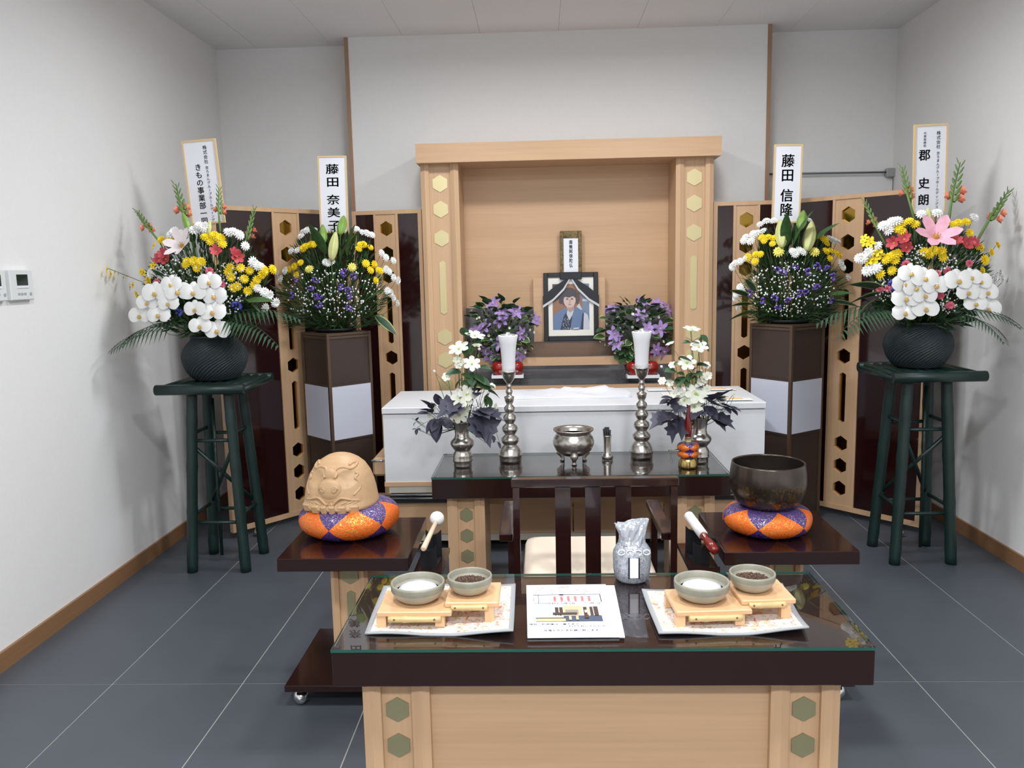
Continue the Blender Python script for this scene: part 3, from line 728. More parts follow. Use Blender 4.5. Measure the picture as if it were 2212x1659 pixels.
def tray(label, P0, rz, sx=1):
    """two tier incense tray; origin at the centre of the lower board"""
    t = thing('incense_tray', label, 'tray', (P0.x, P0.y, ZT1+.0052), rz)
    MB().box(-.088, .088, -.068, .068, .026, .038, bev=.002).build('lower_board', WTRAY, t)
    MB().box(.07, .198, -.045, .082, .0385, .0505, bev=.002).build('upper_board', WTRAY, t)
    for x, y, z in ((-.078, -.055, .026), (-.078, .055, .026), (.0, .055, .026), (.175, -.032, .0385), (.175, .07, .0385), (.06, -.055, .026)):
        MB().box(x-.011, x+.011, y-.011, y+.011, 0, z).build('foot', WTRAY, t)
    for x0, x1, y, z in ((-.06, .064, -.072, .022), (.085, .172, -.049, .04)):
        n = 12; L_ = x1-x0
        bm_ = MB(); pts = []; rad = []
        for i in range(n+1):
            f = i/n; pts.append((x0+L_*f, y, z)); rad.append(.0072*(1+.16*math.exp(-((f-.32)/.03)**2)))
        pts.insert(4, (x0+L_*.315, y, z)); rad.insert(4, .0085)
        bm_.tube(pts, rad, 12); bo = bm_.build('bamboo_bar', BAMB, t)
        for f in (.12, .88): MB().lathe([(.0022, 0), (.0022, .002)], 8).xf(Matrix.Translation((x0+L_*f, y-.0065, z+.002)) @ Matrix.Rotation(PI/2, 4, 'X')).build('peg', mat('bamboo_peg', (120, 84, 48), .6), bo)
    return t
CER = mat('grey_ceramic', (172, 168, 154), .38, var=.12, scale=26, bump=.05)
CERR = mat('ceramic_rim', (146, 143, 128), .4, var=.12, scale=40)
def bowl(label, c, R, h, filling):
    t = thing('ceramic_bowl', label, 'bowl', c)
    k = R/.064
    pr = [(.03*k, 0), (.042*k, .004), (.055*k, .014), (.062*k, .026), (.0632*k, .029), (.064*k, h-.004), (.0635*k, h), (.0605*k, h+.001), (.058*k, h-.002), (.0575*k, .03), (.05*k, .016), (.02*k, .011)]
    mb = MB(); mb.lathe(pr, 44)
    for i in range(len(mb.f)):
        if 4 <= i//44 <= 8: mb.m[i] = 1
    mb.build('vessel', [CER, CERR], t)
    if filling == 'ash':
        MB().lathe([(.001, .024), (.053*k, .024)], 36, capa=False).build('ash_bed', mat('fine_ash', (168, 166, 162), .95, var=.08, scale=50, bump=.6), t)
        rr = random.Random(4); m = MB()
        rows_ = []
        for r, z in ((.045, .024), (.043, .031), (.03, .0335), (.012, .034)):
            rows_.append([(r*k*(1+.05*rr.random())*math.cos(2*PI*j/30), r*k*(1+.05*rr.random())*math.sin(2*PI*j/30), z+.0012*rr.random()) for j in range(30)])
        m.rings(rows_, capb=True).build('ash_cake', mat('white_ash', (200, 201, 203), .95, var=.06, scale=60, bump=.5), t)
    else:
        rr = random.Random(8)
        mnd = MB(); mnd.lathe([(.052*k, .02), (.045*k, .024), (.028*k, .029), (.001, .031)], 30, capb=False)
        mnd.build('chip_bed', mat('incense_powder', (88, 70, 58), .95, var=.3, scale=120), t)
        chips = MB()
        for i in range(420):
            a = rr.random()*2*PI; r = .047*k*rr.random()**.5; z = .0225+.009*(1-(r/(.05*k))**2)+.003*rr.random(); q = rr.random()*PI; l = .0022+.0022*rr.random(); w = .0009
            M2 = Matrix.Translation((r*math.cos(a), r*math.sin(a), z)) @ Matrix.Rotation(q, 4, 'Z') @ Matrix.Rotation((rr.random()-.5)*1.2, 4, 'Y')
            s0 = len(chips.v); chips.box(-l, l, -w, w, -w, w); chips.xf(M2, s0)
        chips.build('incense_chips', mat('incense_chip', (98, 76, 62) if filling == 'chips' else (84, 70, 60), .9, var=.4, scale=200), t, kind='stuff')
    return t
zl, zu = ZT1+.0052+.038, ZT1+.0052+.0505
def tray_at(label, u, v, rz): return tray(label, on(u, v, zl), rz)
def local(t, x, y, z): 
    r = Matrix.Rotation(t.rotation_euler[2], 4, 'Z') @ Vector((x, y, 0)); return Vector((t.location.x+r.x, t.location.y+r.y, z))
t1 = tray_at('two step wooden incense tray with bamboo bars on the flatter floral mat', 903, 1297, 0.0)
bb = on(901, 1296, zl)
bowl('wide grey ceramic bowl of white ash next to coarse incense chips', local(t1, 0, .006, zl), .0655, .046, 'ash')
bowl('small grey ceramic bowl of coarse brown incense chips', local(t1, .125, .02, zu), .0545, .043, 'chips')
t2 = tray_at('two step wooden incense tray with bamboo bars on the curled floral mat', 1527, 1294, .06)
bowl('wide grey ceramic bowl of white ash next to fine dark incense', local(t2, -.012, .004, zl), .0655, .046, 'ash')
bowl('small grey ceramic bowl of fine dark incense powder', local(t2, .115, .022, zu), .0545, .043, 'powder')

# printed papers
def sheet(P, z, th, name, parent=None):
    c = sum(P, Vector())/4; c.z = z
    return c
def frame2d(P):   # P: FL, FR, BR, BL
    def f(a, b, z=0): 
        p = (P[0]*(1-a)+P[1]*a)*(1-b)+(P[3]*(1-a)+P[2]*a)*b; return Vector((p.x, p.y, 0))
    return f
def text_mesh(body, size, bold=0., vertical=False, step=1.08, sx=1.0, sy=1.0):
    """lettering as flat outlines; vertical text stacks downwards, long marks turned upright"""
    mb = MB(); y = 0
    cu = bpy.data.curves.new('tmp', 'FONT'); cu.size = 1; cu.resolution_u = 3
    ob = bpy.data.objects.new('tmp', cu); COL.objects.link(ob)
    items = [body] if not vertical else list(body)
    for c in items:
        if c == ' ': y -= .55*size*step; continue
        cu.body = c; dg = bpy.context.evaluated_depsgraph_get(); dg.update()
        me = bpy.data.meshes.new_from_object(ob.evaluated_get(dg))
        vs = []
        for v in me.vertices:
            x, yy = v.co.x, v.co.y
            if vertical:
                x -= .5; yy -= .38
                if c == 'ー': x, yy = -yy*1.0, x*-1.0
                vs.append((x*size*sx, yy*size*sy+y-.5*size, 0))
            else: vs.append((x*size*sx, yy*size, 0))
        for bx_, by_ in (((0, 0),) if not bold else ((0, 0), (bold, 0), (-bold, 0), (0, bold*.7), (0, -bold*.7))):
            mb.add([(a+bx_*size, b_+by_*size, 0) for a, b_, c_ in vs], [tuple(p.vertices) for p in me.polygons])
        bpy.data.meshes.remove(me)
        if vertical: y -= size*step
    bpy.data.objects.remove(ob); bpy.data.curves.remove(cu)
    return mb, -y
PP = [on(1139.5, 1375, ZT1+.006), on(1338, 1373, ZT1+.006), on(1308, 1262, ZT1+.006), on(1137, 1264, ZT1+.006)]
cen = sum(PP, Vector())/4; cen.z = ZT1
f2 = frame2d([p-cen for p in PP])
def sheet_obj(name, label, z0, th, shift, rz):
    t = thing(name, label, 'paper', (cen.x+shift[0], cen.y+shift[1], z0), rz)
    m = MB(); m.prism([tuple(f2(a, b)[:2]) for a, b in ((0, 0), (1, 0), (1, 1), (0, 1))], 0, th); m.build('sheet', PAPER, t)
    return t
sheet_obj('paper_sheet', 'printed sheet peeking out from under the notice with the room photo', ZT1, .0018, (.018, .006), -.035)
pt_ = sheet_obj('laminated_notice', 'laminated white notice with seating plan and room photo', ZT1+.002, .004, (0, 0), 0)
zp = .0042
def quad2(mb, a0, a1, b0, b1, z=zp, mi=0):
    mb.add([(*f2(a, b)[:2], z) for a, b in ((a0, b0), (a1, b0), (a1, b1), (a0, b1))], [(0, 1, 2, 3)], mi)
dk = MB(); rd = MB(); rr = random.Random(5)
def scribble(mb, a0, a1, b, h, dens=.8, w=.008):
    a = a0
    while a < a1:
        if rr.random() < dens: quad2(mb, a, a+w*(.5+.4*rr.random()), b+h*.3*rr.random(), b+h*(.6+.4*rr.random()))
        a += w*1.15
scribble(dk, .43, .54, .945, .016, .95); quad2(dk, .07, .9, .972, .974); quad2(dk, .07, .9, .933, .934)
scribble(dk, .1, .48, .925, .012); scribble(dk, .1, .22, .885, .014, .7)
for b_ in (.895, .868, .84): scribble(rd, .29, .76, b_, .016, .85)
scribble(dk, .1, .74, .8, .014, .7)
for a0, a1, b0, b1 in ((.08, .9, .775, .785), (.14, .146, .6, .775), (.89, .9, .62, .775), (.08, .3, .6, .606), (.08, .084, .645, .72), (.08, .13, .72, .723), (.08, .13, .645, .648), (.16, .163, .65, .71), (.2, .203, .65, .71), (.3, .85, .683, .686), (.32, .5, .7, .703), (.4, .45, .765, .79)): quad2(dk, a0, a1, b0, b1)
for i in range(6):
    a = .325+.083*i
    for r in range(5): quad2(rd, a, a+.03, .64+.022*r, .657+.022*r)
scribble(dk, .25, .58, .59, .025, .6, .016); scribble(dk, .66, .88, .59, .025, .6, .016)
dk.build('print_lines', INK, pt_, kind='stuff'); rd.build('red_print', mat('print_red', (226, 90, 90), .7), pt_, kind='stuff')
ph = MB()
PC = [mat('ph_'+n, c, .6) for n, c in (('wall', (190, 208, 220)), ('white', (224, 224, 220)), ('wood', (214, 186, 146)), ('dark', (78, 58, 48)), ('floor', (74, 84, 104)), ('grey', (150, 144, 132)))]
for a0, a1, b0, b1, mi in ((.08, .88, .25, .565, 1), (.08, .34, .25, .565, 0), (.4, .86, .25, .36, 4), (.33, .37, .36, .52, 3), (.38, .42, .36, .52, 3), (.43, .64, .37, .545, 2), (.45, .6, .38, .47, 5), (.66, .7, .34, .52, 3), (.7, .72, .34, .52, 2), (.735, .77, .36, .52, 3), (.78, .83, .35, .525, 3), (.1, .44, .25, .30, 2), (.1, .44, .30, .315, 3), (.3, .58, .37, .41, 3), (.34, .36, .315, .36, 1), (.4, .42, .315, .36, 1), (.48, .51, .27, .34, 2), (.56, .59, .27, .34, 2), (.66, .71, .3, .36, 3), (.67, .7, .4, .45, 1)):
    quad2(ph, a0, a1, b0, b1, zp+.00012*(len(ph.f)+1), mi)
ph.build('room_photo', PC, pt_)
sx_ = (f2(1, .1)-f2(0, .1)); ang = math.atan2(sx_.y, sx_.x)
for body, a, b_, sz in (('棺台ご利用後は一番下まで', .02, .195, .0098), ('下げておいてください。', .45, .155, .0098), ('充電も忘れずお願い致します。', .18, .085, .0098)):
    m, _ = text_mesh(body, sz, .004)
    p = f2(a, b_); m.build('lettering', INK, pt_, (p.x, p.y, zp+.0002), (0, 0, ang))

# silver urn bag in clear wrap
b = on(1365, 1250, ZT1)
sb = thing('silver_brocade_bag', 'silver brocade bag in clear plastic wrap standing on the glass table', 'bag', (b.x, b.y, ZT1))
m = bpy.data.materials.new('silver_brocade'); m.use_nodes = True; nt = m.node_tree; bs = nt.nodes['Principled BSDF']
tc = nt.nodes.new('ShaderNodeTexCoord'); nz = nt.nodes.new('ShaderNodeTexNoise'); nz.inputs['Scale'].default_value = 55; nz.inputs['Distortion'].default_value = 3.5; nz.inputs['Detail'].default_value = 1
cr = nt.nodes.new('ShaderNodeValToRGB'); cr.color_ramp.interpolation = 'CONSTANT'
for p_, c_ in ((0, (188, 192, 200)), (.46, (118, 124, 136)), (.52, (200, 203, 210)), (.6, (132, 138, 150))):
    e = cr.color_ramp.elements[0] if p_ == 0 else (cr.color_ramp.elements[1] if p_ == .46 else cr.color_ramp.elements.new(p_)); e.position = p_; e.color = (*srgb(c_), 1)
nt.links.new(tc.outputs['Object'], nz.inputs['Vector']); nt.links.new(nz.outputs[0], cr.inputs[0]); nt.links.new(cr.outputs[0], bs.inputs['Base Color']); bs.inputs['Roughness'].default_value = .38; bs.inputs['Metallic'].default_value = .25
def oct_(r, z, tw=0): return [(r*(1 if j % 2 else .97)*math.cos(PI/8+tw+2*PI*j/16), r*(1 if j % 2 else .97)*math.sin(PI/8+tw+2*PI*j/16), z) for j in range(16)]
MB().rings([oct_(.04, 0), oct_(.046, .006), oct_(.05, .03), oct_(.051, .07), oct_(.05, .082), oct_(.04, .098), oct_(.034, .105)], capa=True, capb=True, smooth=True).build('bag_body', m, sb)
PLAS = mat('crinkled_plastic', (176, 181, 189), .16, .35, bump=.9, scale=45, var=.12)
top = MB(); rr = random.Random(2); R_ = []
for z, r, fl_ in ((.1, .036, 1), (.112, .034, .9), (.125, .036, .75), (.14, .04, .55), (.156, .045, .3), (.16, .046, .2)):
    R_.append([(r*(1+.1*(rr.random()-.5))*math.cos(2*PI*j/28), r*max(.14, fl_)*(1+.3*(rr.random()-.5))*math.sin(2*PI*j/28), z+.006*(rr.random()-.5)+(.006*math.cos(2*PI*j/28) if z > .15 else 0)) for j in range(28)])
top.rings(R_, capb=True, smooth=False).build('plastic_neck', PLAS, sb)
for j in range(4): MB().tube([( -.032+.022*j+.009*math.cos(q), -.046+.003*abs(j-1.5), .088+.007*math.sin(q)) for q in [i*PI/6 for i in range(13)]], .0018, 6).build('cord_loop', mat('silver_cord', (220, 222, 226), .4), sb)
MB().box(-.011, .011, -.0535, -.050, .022, .074).build('name_slip', PAPER, sb)
for x in (-.015, .012): MB().box(x, x+.003, -.0542, -.0495, .02, .077).build('slip_border', BLACKM, sb)

# ------------------------------------------------------------------ green bamboo stools
DG = mat('dark_green_bamboo', (20, 44, 40), .38, var=.15, scale=12)
def stool(label, cx, cy, flip):
    t = thing('bamboo_stool', label, 'stool', (cx, cy, 0))
    s = MB(); n = 9; w = .375/n
    for i in range(n):   # seat of side by side canes
        x = -.1875+w*(i+.5)
        MB().tube([(x, -.187, .873), (x, .187, .873)], w*.5, 8).build('seat_cane', DG, t)
    for y in (-.195, .195): MB().tube([(-.2, y, .872), (.2, y, .872)], .0235, 10).build('seat_edge', DG, t)
    for x in (-.19, .19): MB().tube([(x, -.19, .866), (x, .19, .866)], .014, 8).build('seat_side', DG, t)
    B, T = .127, .085
    def leg(sx, sy, z): f = z/.85; return Vector((sx*(B+(T-B)*f), sy*(B+(T-B)*f), z))
    for sx in (-1, 1):
        for sy in (-1, 1):
            pts = []; rad = []
            for i in range(25):
                z = .855*i/24; pts.append(leg(sx, sy, z)); rad.append(.0245*(1+(.07 if i % 6 == 2 else 0)))
            MB().tube(pts, rad, 12).build('leg', DG, t)
    for z in (.235, .62):
        for (a, b) in (((-1, -1), (1, -1)), ((1, -1), (1, 1)), ((1, 1), (-1, 1)), ((-1, 1), (-1, -1))):
            dz = .0 if a[1] == b[1] else .03
            MB().tube([leg(*a, z+dz), leg(*b, z+dz)], .0085, 8).build('rung', DG, t)
    for (a, b) in (((-1, -1), (1, 1)), ((1, -1), (-1, 1))): MB().tube([leg(*a, .6), leg(*b, .26)], .0095, 8).build('cross_brace', DG, t)
    for x in (-.035, .045): MB().tube([(x*1.2, .02, .03), (x, .02, .8)], .008, 8).build('support_rod', DG, t)
    return t
STL = (-1.523, 3.758); STR = (1.727, 3.785)
stool('dark green bamboo stool under the flower basket beside the wall controllers', *STL, 1)
stool('dark green bamboo stool under the flower basket with the pink lily', *STR, -1)
# ------------------------------------------------------------------ wicker baskets
WICK = mat('dark_wicker', (36, 46, 50), .55, bump=.5, scale=60, stretch=(1, 1, 2.5))
ZSEAT = .8965
def basket(label, cx, cy):
    t = thing('wicker_basket', label, 'basket', (cx, cy, ZSEAT))
    prof = [(.085, 0), (.098, .004), (.125, .035), (.142, .075), (.146, .105), (.138, .14), (.118, .168), (.102, .185), (.1, .2)]
    pr = sm(prof, 5); mb = MB(); seg = 84; R_ = []
    for i, (r, z) in enumerate(pr): R_.append([((r+(.0018 if (i+j) % 2 else -.0012))*math.cos(2*PI*j/seg), (r+(.0018 if (i+j) % 2 else -.0012))*math.sin(2*PI*j/seg), z) for j in range(seg)])
    mb.rings(R_, capa=True, smooth=False); mb.build('woven_body', WICK, t)
    MB().tube([(.1*math.cos(a), .1*math.sin(a), .2) for a in [2*PI*i/40 for i in range(41)]], .006, 8).build('rim', WICK, t)
    return t
basket('round dark wicker basket on the stool beside the wall controllers', *STL)
basket('round dark wicker basket on the stool under the pink lily', STR[0]-.01, STR[1])
# ------------------------------------------------------------------ lantern pedestals
DBR = mat('dark_brown_board', (62, 48, 42), .45, var=.06, scale=60)
BRFR = mat('bronze_frame', (92, 74, 60), .4, .3)
LWH = mat('lantern_acrylic', (206, 208, 222), .35)
def lantern(label, fx, fy, side, ang):
    """front corner at (fx, fy); faces run at ang and ang+90"""
    t = thing('lantern_pedestal', label, 'pedestal', (fx, fy, 0), ang)
    s = side; zt = at(705, 722, 4.2).z if fx < 0 else at(1712, 703, 4.2).z
    w0, w1 = (at(714, 953, 4.2).z, at(712, 838, 4.2).z) if fx < 0 else (at(1713, 939, 4.2).z, at(1713, 826, 4.2).z)
    zb = .03
    e = .016
    MB().box(.006, s-.006, .006, s-.006, zb, zt-.004).build('core', DBR, t)
    MB().box(0, s, 0, s, zt-.012, zt).build('top_plate', BRFR, t)
    MB().box(.02, s-.02, .02, s-.02, 0, zb).build('plinth', BLACKM, t)
    for x in (0, s-e):
        for y in (0, s-e): MB().box(x, x+e, y, y+e, zb, zt-.012).build('corner_post', BRFR, t)
    for axis in (0, 1):
        for z in (zb, w0-.012, w1, zt-.028):
            b = (e, s-e, .001, .008) if axis == 0 else (.001, .008, e, s-e)
            MB().box(b[0], b[1], b[2], b[3], z, z+.012).build('cross_bar', BRFR if z > w1 else DBR, t)
        b = (e, s-e, -.0015, .007) if axis == 0 else (-.0015, .007, e, s-e)
        MB().box(b[0], b[1], b[2], b[3], w0, w1).build('white_panel', LWH, t)
    return t, zt
lant1, ZL1 = lantern('dark square lantern pedestal with white panels behind the wooden fish drum', -1.109, 4.2, .27, PI/4)
lant2, ZL2 = lantern('dark square lantern pedestal with white panels behind the bronze gong', 1.275, 4.2, .27, math.radians(36))
# ------------------------------------------------------------------ name boards
YEL = mat('board_frame_wood', (226, 198, 150), .5)
INKB = INK
def name_board(label, quad, y, cols, stick_to, sqz=1):
    """quad: TL, TR, BR, BL pixels at depth y; cols: (x fraction, list of (text, top fraction, size fraction of width))"""
    TL, TR, BR, BL = [at(u, v, y) for u, v in quad]
    c = (BL+BR)/2; upv = ((TL+TR)/2-c); h = upv.length; w = ((TR-TL).length+(BR-BL).length)/2
    ang = math.atan2(upv.x, upv.z)
    t = thing('name_board', label, 'sign', c)
    t.rotation_euler = (0, ang, 0)
    MB().box(-w/2+.004, w/2-.004, .002, .01, .004, h-.004).build('paper', PAPER, t)
    fw = .0085
    for nm, b in (('frame_side', (-w/2, -w/2+fw, 0, h)), ('frame_side', (w/2-fw, w/2, 0, h)), ('frame_end', (-w/2+fw, w/2-fw, 0, fw)), ('frame_end', (-w/2+fw, w/2-fw, h-fw, h))):
        MB().box(b[0], b[1], -.001, .012, b[2], b[3]).build(nm, YEL, t)
    for xf, items in cols:
        for body, top, size in items:
            m, L_ = text_mesh(body, size*w, .018 if size > .2 else .01, True, 1.06, 1, sqz)
            m.v = [(a_, b_*sqz, c_) for a_, b_, c_ in m.v] if sqz != 1 else m.v
            m.xf(Matrix.Rotation(PI/2, 4, 'X'))
            m.build('lettering', INKB, t, ((xf-.5)*w, .0012, h*(1-top)))
    MB().tube([(0, .016, h*.3), (0, .016, -(c.z-stick_to))], .005, 6).build('stake', YEL, t)
    return t
company = '京ろまんグループホールディングス'
name_board('tilted white name board with a short bold column beside small writing', [(391, 303), (464, 300), (487, 484), (413, 483)], 3.86,
           [(.66, [('株式会社', .07, .125), (company, .315, .1)]), (.4, [('きもの事業部一同', .28, .205)])], 1.06)
name_board('white name board in five bold characters above the single cream bud', [(685, 337), (748, 336), (753, 503), (692, 504)], 4.42, [(.5, [('藤田', .09, .47), ('奈美子', .485, .47)])], ZL1+.02, .87)
name_board('white name board in four bold characters above the two cream buds', [(1672, 312), (1736, 311), (1727, 482), (1668, 481)], 4.42, [(.5, [('藤田', .12, .47), ('信隆', .56, .47)])], ZL2+.02)
name_board('white name board with three spaced bold characters above the pink lily', [(1975, 269), (2050, 266), (2043, 460), (1972, 461)], 3.88,
           [(.72, [('株式会社', .08, .125), (company, .31, .1)]), (.32, [('代表取締役', .085, .085), ('郡', .275, .35), ('史', .59, .35), ('朗', .777, .35)])], 1.06)

# ------------------------------------------------------------------ plaque and portrait in the altar
yq = 4.895
c = at(1233, 600, yq); zq = ze
t = thing('sutra_plaque', 'small brocade framed plaque with brush writing above the portrait', 'plaque', (at(1233, 545, yq).x, yq-.01, zq))
w = at(1256, 540, yq).x-at(1209.5, 540, yq).x; h = at(1233, 499, yq).z-zq
BROWB = mat('brown_gold_brocade', (112, 94, 58), .45, .3, var=.6, scale=70, bump=.4)
for nm, b in (('frame_side', (-w/2, -w*.34, 0, h)), ('frame_side', (w*.34, w/2, 0, h)), ('frame_end', (-w*.34, w*.34, h*.845, h)), ('frame_end', (-w*.34, w*.34, 0, h*.06))):
    MB().box(b[0], b[1], -.006, .012, b[2], b[3], bev=.002).build(nm, BROWB, t)
MB().box(-w*.345, w*.345, -.002, .008, h*.05, h*.85).build('paper', PAPER, t)
m, L_ = text_mesh('南無阿弥陀仏', .0265, .02, True, 1.02, .8); m.xf(Matrix.Rotation(PI/2, 4, 'X')); m.build('lettering', INK, t, (0, -.003, h*.81))
# portrait
yp = 4.852
bl, br, tl = at(1177, 735, yp), at(1292, 734, yp), at(1170, 587, yp)
w = br.x-bl.x+.008; h = tl.z-bl.z
pt = thing('framed_portrait', 'black framed memorial portrait with black ribbon', 'picture', ((bl.x+br.x)/2, yp, zc1)); pt.rotation_euler = (-.05, 0, 0)
FRB = mat('black_frame', (24, 23, 27), .3)
fw = w*.085
for nm, b in (('frame_side', (-w/2, -w/2+fw, 0, h)), ('frame_side', (w/2-fw, w/2, 0, h)), ('frame_end', (-w/2+fw, w/2-fw, 0, fw*1.1)), ('frame_end', (-w/2+fw, w/2-fw, h-fw, h))):
    MB().box(b[0], b[1], 0, .022, b[2], b[3], bev=.002).build(nm, FRB, pt)
MB().box(-w/2+fw, w/2-fw, .01, .014, fw, h-fw).build('mount', mat('mount_cream', (238, 235, 226), .7), pt)
# the photograph: flat print
pw, phh = w*.335, h*.335; pc = (0, h*.5)
pm = [mat('pr_'+n, c, .55) for n, c in (('brown', (150, 112, 92)), ('blue', (118, 136, 160)), ('dark', (80, 74, 80)), ('skin', (210, 184, 174)), ('denim', (104, 126, 162)), ('navy', (56, 62, 84)), ('light', (196, 200, 208)), ('lip', (176, 128, 122)), ('hair2', (92, 78, 76)), ('shade', (178, 146, 138)))]
pic = MB(); ly = [0]
def blob(pts, mi):
    ly[0] += 1
    pic.add([(x*pw, .0098-.00012*ly[0], pc[1]+z*phh) for x, z in pts], [tuple(range(len(pts)))], mi)
def ell(cx, cz, a, b, n=22, p=1): return [(cx+a*math.cos(2*PI*i/n), cz+b*math.sin(2*PI*i/n)) for i in range(n)]
blob([(-1, -1), (1, -1), (1, 1), (-1, 1)], 0)
blob([(.55, -1), (1, -1), (1, 1), (.4, 1), (.62, .2)], 1); blob([(.62, .25), (1, .2), (1, .32), (.66, .34)], 6)
blob([(-1, .2), (-.6, .35), (-.55, 1), (-1, 1)], 8)
blob([(-.98, -1), (-.95, -.35), (-.7, -.2), (-.35, -.05), (.4, -.05), (.75, -.18), (.98, -.55), (1, -1)], 4)
blob([(.6, -1), (.72, -.25), (.9, -.35), (1, -.7), (1, -1)], 6); blob([(.5, -1), (.62, -.3), (.7, -.28), (.66, -1)], 5)
blob([(-.6, -1), (-.4, -.4), (-.15, -.1), (.1, -.1), (.05, -.5), (-.05, -1)], 5)
blob([(-.2, -.15), (.15, -.15), (.08, -.35), (-.1, -.6), (-.25, -.3)], 6)
blob([(.3, 0), (.45, .15), (.62, -.15), (.5, -.12)], 6)
blob(ell(-.1, .42, .5, .42), 2); blob([(-.62, .5), (-.66, .2), (-.55, .12), (-.4, .25), (-.4, .5)], 2); blob([(.45, .6), (.5, .3), (.38, .1), (.2, .2), (.3, .6)], 8)
blob([(-.2, .15), (.15, .15), (.18, -.12), (-.05, -.25), (-.24, -.1)], 9)
blob(ell(-.07, .28, .33, .32), 3)
blob([(-.45, .62), (-.42, .38), (-.3, .44), (-.1, .40), (.1, .46), (.26, .38), (.34, .5), (.3, .72), (-.1, .82)], 2)
blob([(-.1, .8), (-.02, .5), (.06, .8)], 8)
for x in (-.2, .06): blob(ell(x, .33, .07, .022, 10), 2); blob(ell(x, .375, .085, .012, 8), 8)
blob([(-.1, .32), (-.05, .19), (-.02, .2), (-.04, .32)], 9); blob(ell(-.07, .19, .05, .02, 8), 9); blob(ell(-.07, .1, .09, .024, 10), 7)
rr = random.Random(9)
for i in range(40):
    x, z = -.45+.45*rr.random(), -1+.5*rr.random()
    if x > -.5+(-1-z)*-.6*.3: blob(ell(x, z, .018, .018, 5), 6)
blob([(.12, -.92), (.42, -.9), (.4, -.97), (.12, -.98)], 6)
pic.build('photograph', pm, pt)
# ribbon
RIB = mat('black_ribbon', (20, 21, 30), .45); RIBW = mat('ribbon_edge', (206, 206, 212), .5)
MB().box(-w*.2, w*.2, -.008, .003, h*.9, h*1.005, bev=.002).build('ribbon_knot', RIB, pt)
for s in (-1, 1):
    P0, P1 = (s*w*.06, h*.9), (s*w*.505, h*.56)
    mid = (s*w*.2, h*.79)
    upper = [(s*w*.10, h*.9), (s*w*.3, h*.80), (s*w*.512, h*.66)]; lower = [(s*w*.035, h*.9), (s*w*.14, h*.77), (s*w*.33, h*.62), (s*w*.512, h*.53)]; edge = [(s*w*.015, h*.9), (s*w*.12, h*.745), (s*w*.32, h*.59), (s*w*.514, h*.49)]
    poly = upper+list(reversed(lower)); MB().prism(poly, -.0065, -.0035, ax='y').build('ribbon_tail', RIB, pt)
    MB().prism(lower+list(reversed(edge)), -.006, -.0035, ax='y').build('ribbon_border', RIBW, pt)

# ------------------------------------------------------------------ apples on white trays
APL = mat('apple_red', (156, 28, 24), .25, coat=.4, var=.4, scale=9)
am = MB(); am.lathe([(.002, .008), (.014, .001), (.024, .008), (.032, .026), (.0335, .038), (.03, .05), (.02, .058), (.008, .056), (.002, .05)], 28)
ame = am.mesh('apple', APL); stm = MB().tube([(0, 0, .049), (.002, 0, .06), (.006, 0, .068)], .0012, 6).mesh('stalk', mat('stalk_brown', (80, 60, 40), .7))
def offering(u, zside, lab):
    y = 4.712; x = at(u, 812, y).x; z = zs1; hs = at(u, 815, y).z-z
    st = thing('acrylic_stand', 'clear acrylic stand holding the apples behind the candle nearer the '+lab, 'stand', (x, y, z))
    MB().box(-.13, .13, -.045, .045, hs-.004, hs).build('acrylic_top', MATS['clear_plastic'], st)
    for a in (-.115, .111): MB().box(a, a+.004, -.04, .04, 0, hs-.004).build('acrylic_leg', MATS['clear_plastic'], st)
    p = thing('offering_tray', 'white tray of apples behind the candle nearer the '+lab, 'tray', (x, y, z+hs))
    MB().box(-.092, .092, -.045, .045, 0, .012).build('tray_base', WHITE, p)
    for a, b in ((-.092, -.084), (.084, .092)): MB().box(a, b, -.045, .045, .012, .018).build('tray_rim', WHITE, p)
    MB().box(-.084, .084, -.045, -.04, .012, .018).build('tray_rim', WHITE, p)
    for i, (dx, dy, dz, r) in enumerate(((-.047, 0, .012, .3), (.047, 0, .012, 2), (.0, .004, .083, 1))):
        a = thing('red_apple', ('topmost red apple behind the candle nearer the '+lab) if i == 2 else ('lower red apple of the pile nearer the '+lab+', on the '+('portrait' if (i == 1) == (u < 1200) else 'pillar')+' side'), 'apple', (x+dx, y+dy, z+hs+dz), r, 'red apples on the altar' ); a.scale = (1.38,)*3
        put('flesh', ame, a); put('stalk', stm, a)
offering(1097, 0, 'fish drum')
offering(1388, 0, 'bronze gong')

# ------------------------------------------------------------------ flower meshes
def petal_ring(mb, n, r0, r1, w, z0, z1, mi=0, off=0, cup=0, tip=.4, seg=3):
    for i in range(n):
        a = 2*PI*i/n+off; c, s = math.cos(a), math.sin(a); R_ = []
        for q in range(seg+1):
            f = q/seg; r = r0+(r1-r0)*f; ww = w*(math.sin(PI*(.15+.85*f*(1-tip)))**.7 if f < 1 else tip*.5)
            z = z0+(z1-z0)*f+cup*math.sin(PI*f)
            R_.append([(r*c-k_*ww*s, r*s+k_*ww*c, z-(.12*w if k_ else 0)*-1) for k_ in (-1, 0, 1)])
        mb.rings(R_, mi, closed=False)
YEL1 = mat('petal_yellow', (246, 214, 20), .6, var=.1, scale=60); YEL2 = mat('petal_pale_yellow', (240, 230, 110), .6); EYEG = mat('flower_eye', (206, 196, 80), .7)
PINK = mat('petal_pink', (232, 120, 140), .6, var=.15, scale=60); RED = mat('petal_coral_red', (196, 74, 84), .55, var=.25, scale=60); SALM = mat('petal_salmon', (240, 140, 110), .6)
PURP = mat('petal_purple', (112, 84, 176), .6, var=.2, scale=60); BLUE = mat('petal_blue', (84, 86, 180), .6)
